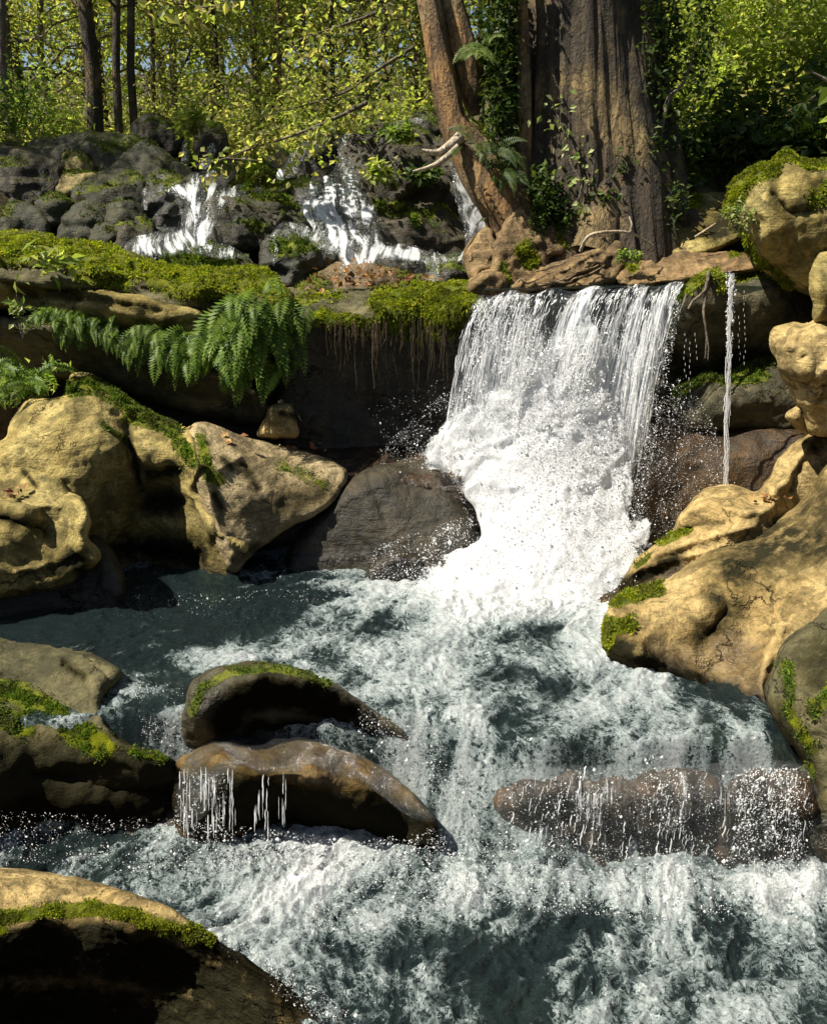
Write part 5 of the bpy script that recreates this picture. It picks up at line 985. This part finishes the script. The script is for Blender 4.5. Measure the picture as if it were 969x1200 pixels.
def fern(label, base, n, L, W, seed, dirf, droop=1.1, jit=0.1, mat=FERN, group=None):
    r = np.random.default_rng(seed); b = Bag(); base = np.array(base)
    for k in range(n):
        o = jit * r.normal(size=3) * np.array([1, 0.4, 0.6]); frond(b, o, dirf(r), L * (0.6 + 0.6 * r.random()), W * (0.7 + 0.5 * r.random()), droop * (0.7 + 0.6 * r.random()), r)
    o = b.build('fern', mat, None, smooth=False); o.location = base; tag(o, label, 'fern', group); return o
hang = lambda r: (0.45 * r.normal(), -0.7 - 0.3 * r.random(), 0.3 + 0.4 * r.normal())
fern('big lush hanging fern spilling off the ledge, tips catching the sun', P(312, 362, 7.35), 56, 0.50, 0.075, 1, hang, 2.6, 0.17)
fern('lower half of the lush fern curtain, shaded, hanging down to the pale stone', P(290, 405, 7.42), 40, 0.42, 0.075, 2, hang, 2.8, 0.15)
fern('mid green fern left of the lush fern curtain', P(222, 405, 7.4), 34, 0.36, 0.065, 3, hang, 2.6, 0.12)
fern('fern on the rock band between the small fern row and the mid green fern', P(170, 394, 7.42), 26, 0.30, 0.055, 4, hang, 2.6, 0.11)
for k, (px, py) in enumerate([(62, 366), (80, 370), (98, 374), (116, 379), (134, 385), (150, 391)]):
    fern('small dull green fern in the slanting row under the ochre slab', P(px, py, 7.43), 14, 0.23, 0.042, 20 + k, hang, 2.4, 0.05, group='row of small ferns')
spring = lambda r: (r.normal(), r.normal() - 0.5, 0.9)
fern('green fern sprouting between the orange stem and the great trunk', P(572, 175, 8.0), 12, 0.30, 0.05, 41, spring, 1.8, 0.08, LEAF_DARK)
fern('darker fern lower down beside the orange stem', P(585, 205, 7.95), 10, 0.28, 0.045, 42, spring, 2.0, 0.08, LEAF_DARK)
fern('small light fern high on the orange stem', P(566, 60, 8.2), 9, 0.34, 0.05, 43, spring, 1.5, 0.05, LEAF_MID)
fern('little fern tuft at the left edge under the pale seedling', P(20, 440, 7.0), 16, 0.30, 0.05, 44, spring, 1.6, 0.12)
def herb(label, base, rad, n, size, mat, seed, **kw):
    return shrub('leafy_plant', label, tuple(base), rad, n, size, mat, seed, cat='plant', **kw)
herb('leafy green plant at the left edge behind the big ochre boulder', P(30, 462, 7.1), (.32, .2, .25), 420, 0.065, LEAF_MID, 51, stems=10)
herb('yellow green seedling on the mossy ledge, upper left', P(75, 318, 7.35), (.16, .1, .16), 26, 0.13, LEAF_SUN, 52, stems=5, clump=8)
herb('pale seedling with broad leaves on the mossy ledge, left of the yellow one', P(52, 312, 7.4), (.16, .1, .14), 30, 0.11, LEAF_PALE, 53, stems=5, clump=8)
herb('thin upright plant with white edged leaves at the far left', P(28, 400, 7.2), (.16, .1, .36), 40, 0.08, LEAF_PALE, 54, stems=5, clump=12, up=3)
herb('bright leafy tuft on the left face of the tallest black block', P(437, 208, 8.95), (.18, .12, .16), 150, 0.09, LEAF_SUN, 55, stems=8)
herb('dark glossy leafy tuft in the middle of the tallest black block', P(490, 214, 8.95), (.28, .12, .14), 180, 0.08, LEAF_DARK, 56, stems=8)
herb('leafy tuft growing at the top of the tallest black block', P(472, 162, 9.1), (.22, .12, .12), 160, 0.085, LEAF_MID, 57, stems=8)
herb('green plant on the top edge of the rocks left of the cascades', P(228, 160, 9.9), (.22, .15, .28), 240, 0.09, LEAF_SUN, 58, stems=8)
herb('small green plant on the root bank right of the woven roots', P(735, 305, 7.45), (.12, .08, .10), 140, 0.045, LEAF_MID, 59, stems=7)
herb('grassy herb tuft at the left edge of the mossy yellow boulder', P(862, 270, 6.6), (.10, .08, .16), 160, 0.045, LEAF_PALE, 60, stems=8)
def spray_branch(label, path, n, size, mat, seed, jit=0.16):
    r = np.random.default_rng(seed); p = np.array(path); base = p[0]; root = empty('leafy_branch', base, label, 'branch')
    c = catmull(p, 0.06, False); b = Bag(); b.tube(c - base, np.linspace(0.02, 0.005, len(c)), 6); tips = []
    for k in range(len(c) // 2):
        q0 = c[r.integers(len(c) // 5, len(c))]; d = r.normal(size=3) * np.array([1, 0.6, 0.5]) * 0.22; b.tube([q0 - base, q0 + d * 0.5 - base, q0 + d - base], [.006, .004, .002], 4); tips += [q0 + d, q0 + d * 0.6]
    b.build('twig', TWIG, root)
    tips = np.array(tips); lp = tips[r.integers(0, len(tips), n)] + jit * 0.5 * r.normal(size=(n, 3)); v, t = leaves(lp - base, size, r, 0.5, asp=0.75); mesh('foliage', v, t, mat, root, smooth=False)
spray_branch('drooping branch of yellow autumn leaves overhanging the cascade rocks', [P(430, 120, 9.3), P(390, 140, 9.1), P(340, 160, 9.0), P(300, 172, 8.9), P(266, 185, 8.85)], 330, 0.06, LEAF_YEL, 61)
spray_branch('long thin branch with golden leaves crossing in front of the wood', [P(485, 55, 10.2), P(445, 80, 10.1), P(410, 105, 10), P(370, 120, 9.9), P(330, 130, 9.8)], 240, 0.06, LEAF_YEL, 62)
spray_branch('yellow leafy branch hanging in at the top edge, left of centre', [P(150, -40, 8.6), P(190, -8, 8.5), P(225, 8, 8.4), P(262, 6, 8.4)], 170, 0.09, LEAF_YEL, 63)
spray_branch('golden leafed branch filling the top left of the great tree', [P(500, -30, 9.6), P(450, 10, 9.5), P(400, 30, 9.4), P(340, 50, 9.4)], 360, 0.06, LEAF_YEL, 64, 0.3)
spray_branch('bright lime leaf sprig poking in at the right edge', [P(1010, 120, 6.0), P(985, 105, 6.0), P(965, 92, 6.0), P(952, 85, 6.0)], 34, 0.13, LEAF_SUN, 65, 0.06)

def stick(label, pieces, mat, cat='branch', name='dead_branch'):
    b = Bag(); base = P(*pieces[0][0][0])
    for pth, r0, r1 in pieces: c = catmull(np.array([P(*p) for p in pth]), 0.03, False); b.tube(c - base, np.linspace(r0, r1, len(c)), 6)
    o = b.build(name, mat); o.location = base; tag(o, label, cat); return o
stick('bare forked grey branch arching over the roots above the fall', [([(680, 294, 7.55), (688, 278, 7.45), (706, 272, 7.4), (738, 273, 7.45), (765, 288, 7.6)], .014, .008), ([(738, 273, 7.45), (740, 262, 7.45), (737, 254, 7.5)], .010, .006)], PALEW)
stick('pale dead stick slanting across the ochre slab', [([(814, 278, 7.75), (826, 270, 7.75), (838, 262, 7.8)], .012, .008)], PALEW)
stick('pale twig lying at the foot of the mossy mound', [([(775, 190, 8.7), (782, 198, 8.6), (796, 202, 8.6), (800, 214, 8.6)], .018, .012)], PALEW)
stick('broken stub branches at the crook of the orange stem', [([(540, 160, 8.1), (515, 178, 8.0), (494, 176, 7.95)], .05, .012), ([(536, 172, 8.05), (512, 192, 7.95), (484, 201, 7.9)], .035, .008)], PALEW)
stick('roots hanging from the mossy lip down the right wall', [([(830, 318, 7.2), (826, 340, 7.12), (812, 352, 7.12), (806, 362, 7.12)], .014, .008), ([(828, 330, 7.15), (824, 365, 7.1), (828, 395, 7.1), (826, 420, 7.1)], .014, .006), ([(828, 392, 7.1), (830, 408, 7.08), (829, 422, 7.08)], .007, .004), ([(804, 345, 7.15), (798, 362, 7.1), (790, 372, 7.1)], .010, .005)], TWIG, 'root', 'hanging_roots')
b = Bag(); r = np.random.default_rng(17); base = P(440, 385, 7.2)
for k in range(150):
    px = 376 + 184 * r.random(); y0 = 372 + 16 * r.random(); L = 18 + 62 * r.random() ** 2; Yd = 7.16 + 0.16 * r.random(); m = 5
    c = np.array([P(px + 2.0 * math.sin(j * 1.3 + k) * j / m, y0 + L * j / m, Yd) for j in range(m + 1)]); b.tube(c - base, np.linspace(.004, .0015, m + 1) * (0.7 + 0.8 * r.random()), 4)
o = b.build('hanging_rootlets', LOG); o.location = base; tag(o, 'fringe of tan rootlets hanging below the moss capped ledge', 'rootlets', kind='stuff')
# fallen leaves in hollows of the rocks
def litter(label, spots, seed):
    r = np.random.default_rng(seed); p = np.concatenate([P(x + rx * r.normal(size=n), y + ry * r.normal(size=n), Y + 0.02 * r.normal(size=n)) for x, y, Y, rx, ry, n in spots])
    c = p.mean(0); v, t = leaves(p - c, 0.055, r, 0.0, (0, -0.5, 1), 0.7); o = mesh('fallen_leaves', v, t, LITTER, smooth=False); o.location = c; tag(o, label, 'fallen leaves', kind='stuff')
litter('reddish fallen leaves in the notch on the big ochre boulder', [(222, 506, 7.05, 9, 3, 16), (262, 520, 6.95, 12, 4, 22), (250, 515, 7.0, 12, 4, 16)], 1)
litter('dry leaves on the shelf of the scooped boulder', [(15, 575, 6.1, 8, 3, 14)], 2)
litter('dark red leaf clump on the tan ridge', [(902, 583, 6.2, 8, 3, 14)], 3)
litter('brown leaves caught on the ledge among the roots', [(430, 322, 7.9, 35, 7, 110), (330, 525, 7.3, 30, 3, 26)], 4)

def woven(label, spots, seed, n, rad):
    """a tangle of roots creeping along the lip"""
    r = np.random.default_rng(seed); b = Bag(); base = P(*spots[0])
    for k in range(n):
        i0 = r.random() * 0.6; i1 = min(1, i0 + 0.3 + 0.5 * r.random()); ii = np.linspace(i0, i1, 7) * (len(spots) - 1)
        A = np.array(spots, float); c = np.stack([np.interp(ii, np.arange(len(A)), A[:, j]) for j in range(3)], -1)
        off = r.normal(size=(1, 2)) * np.array([5, 8]) + r.normal(size=(7, 2)).cumsum(0) * np.array([2.5, 2.2])
        w = P(c[:, 0] + off[:, 0], c[:, 1] + off[:, 1], c[:, 2] - 0.10 + 0.05 * r.normal(size=7))
        w = catmull(w, 0.04, False); b.tube(w - base, rad * (0.35 + 0.9 * r.random()) * (1 + 0.25 * fbm(w * 9, 2, k)) * np.linspace(1, 0.35, len(w)), 7)
    o = b.build('tangled_roots', ROOTP); o.location = base; tag(o, label, 'roots', 'roots of the great tree'); return o
woven('few pale bare roots creeping over the fluted rock at the lip of the main fall', [(600, 336, 7.4), (640, 326, 7.45), (680, 312, 7.5), (725, 296, 7.6)], 3, 5, 0.014)
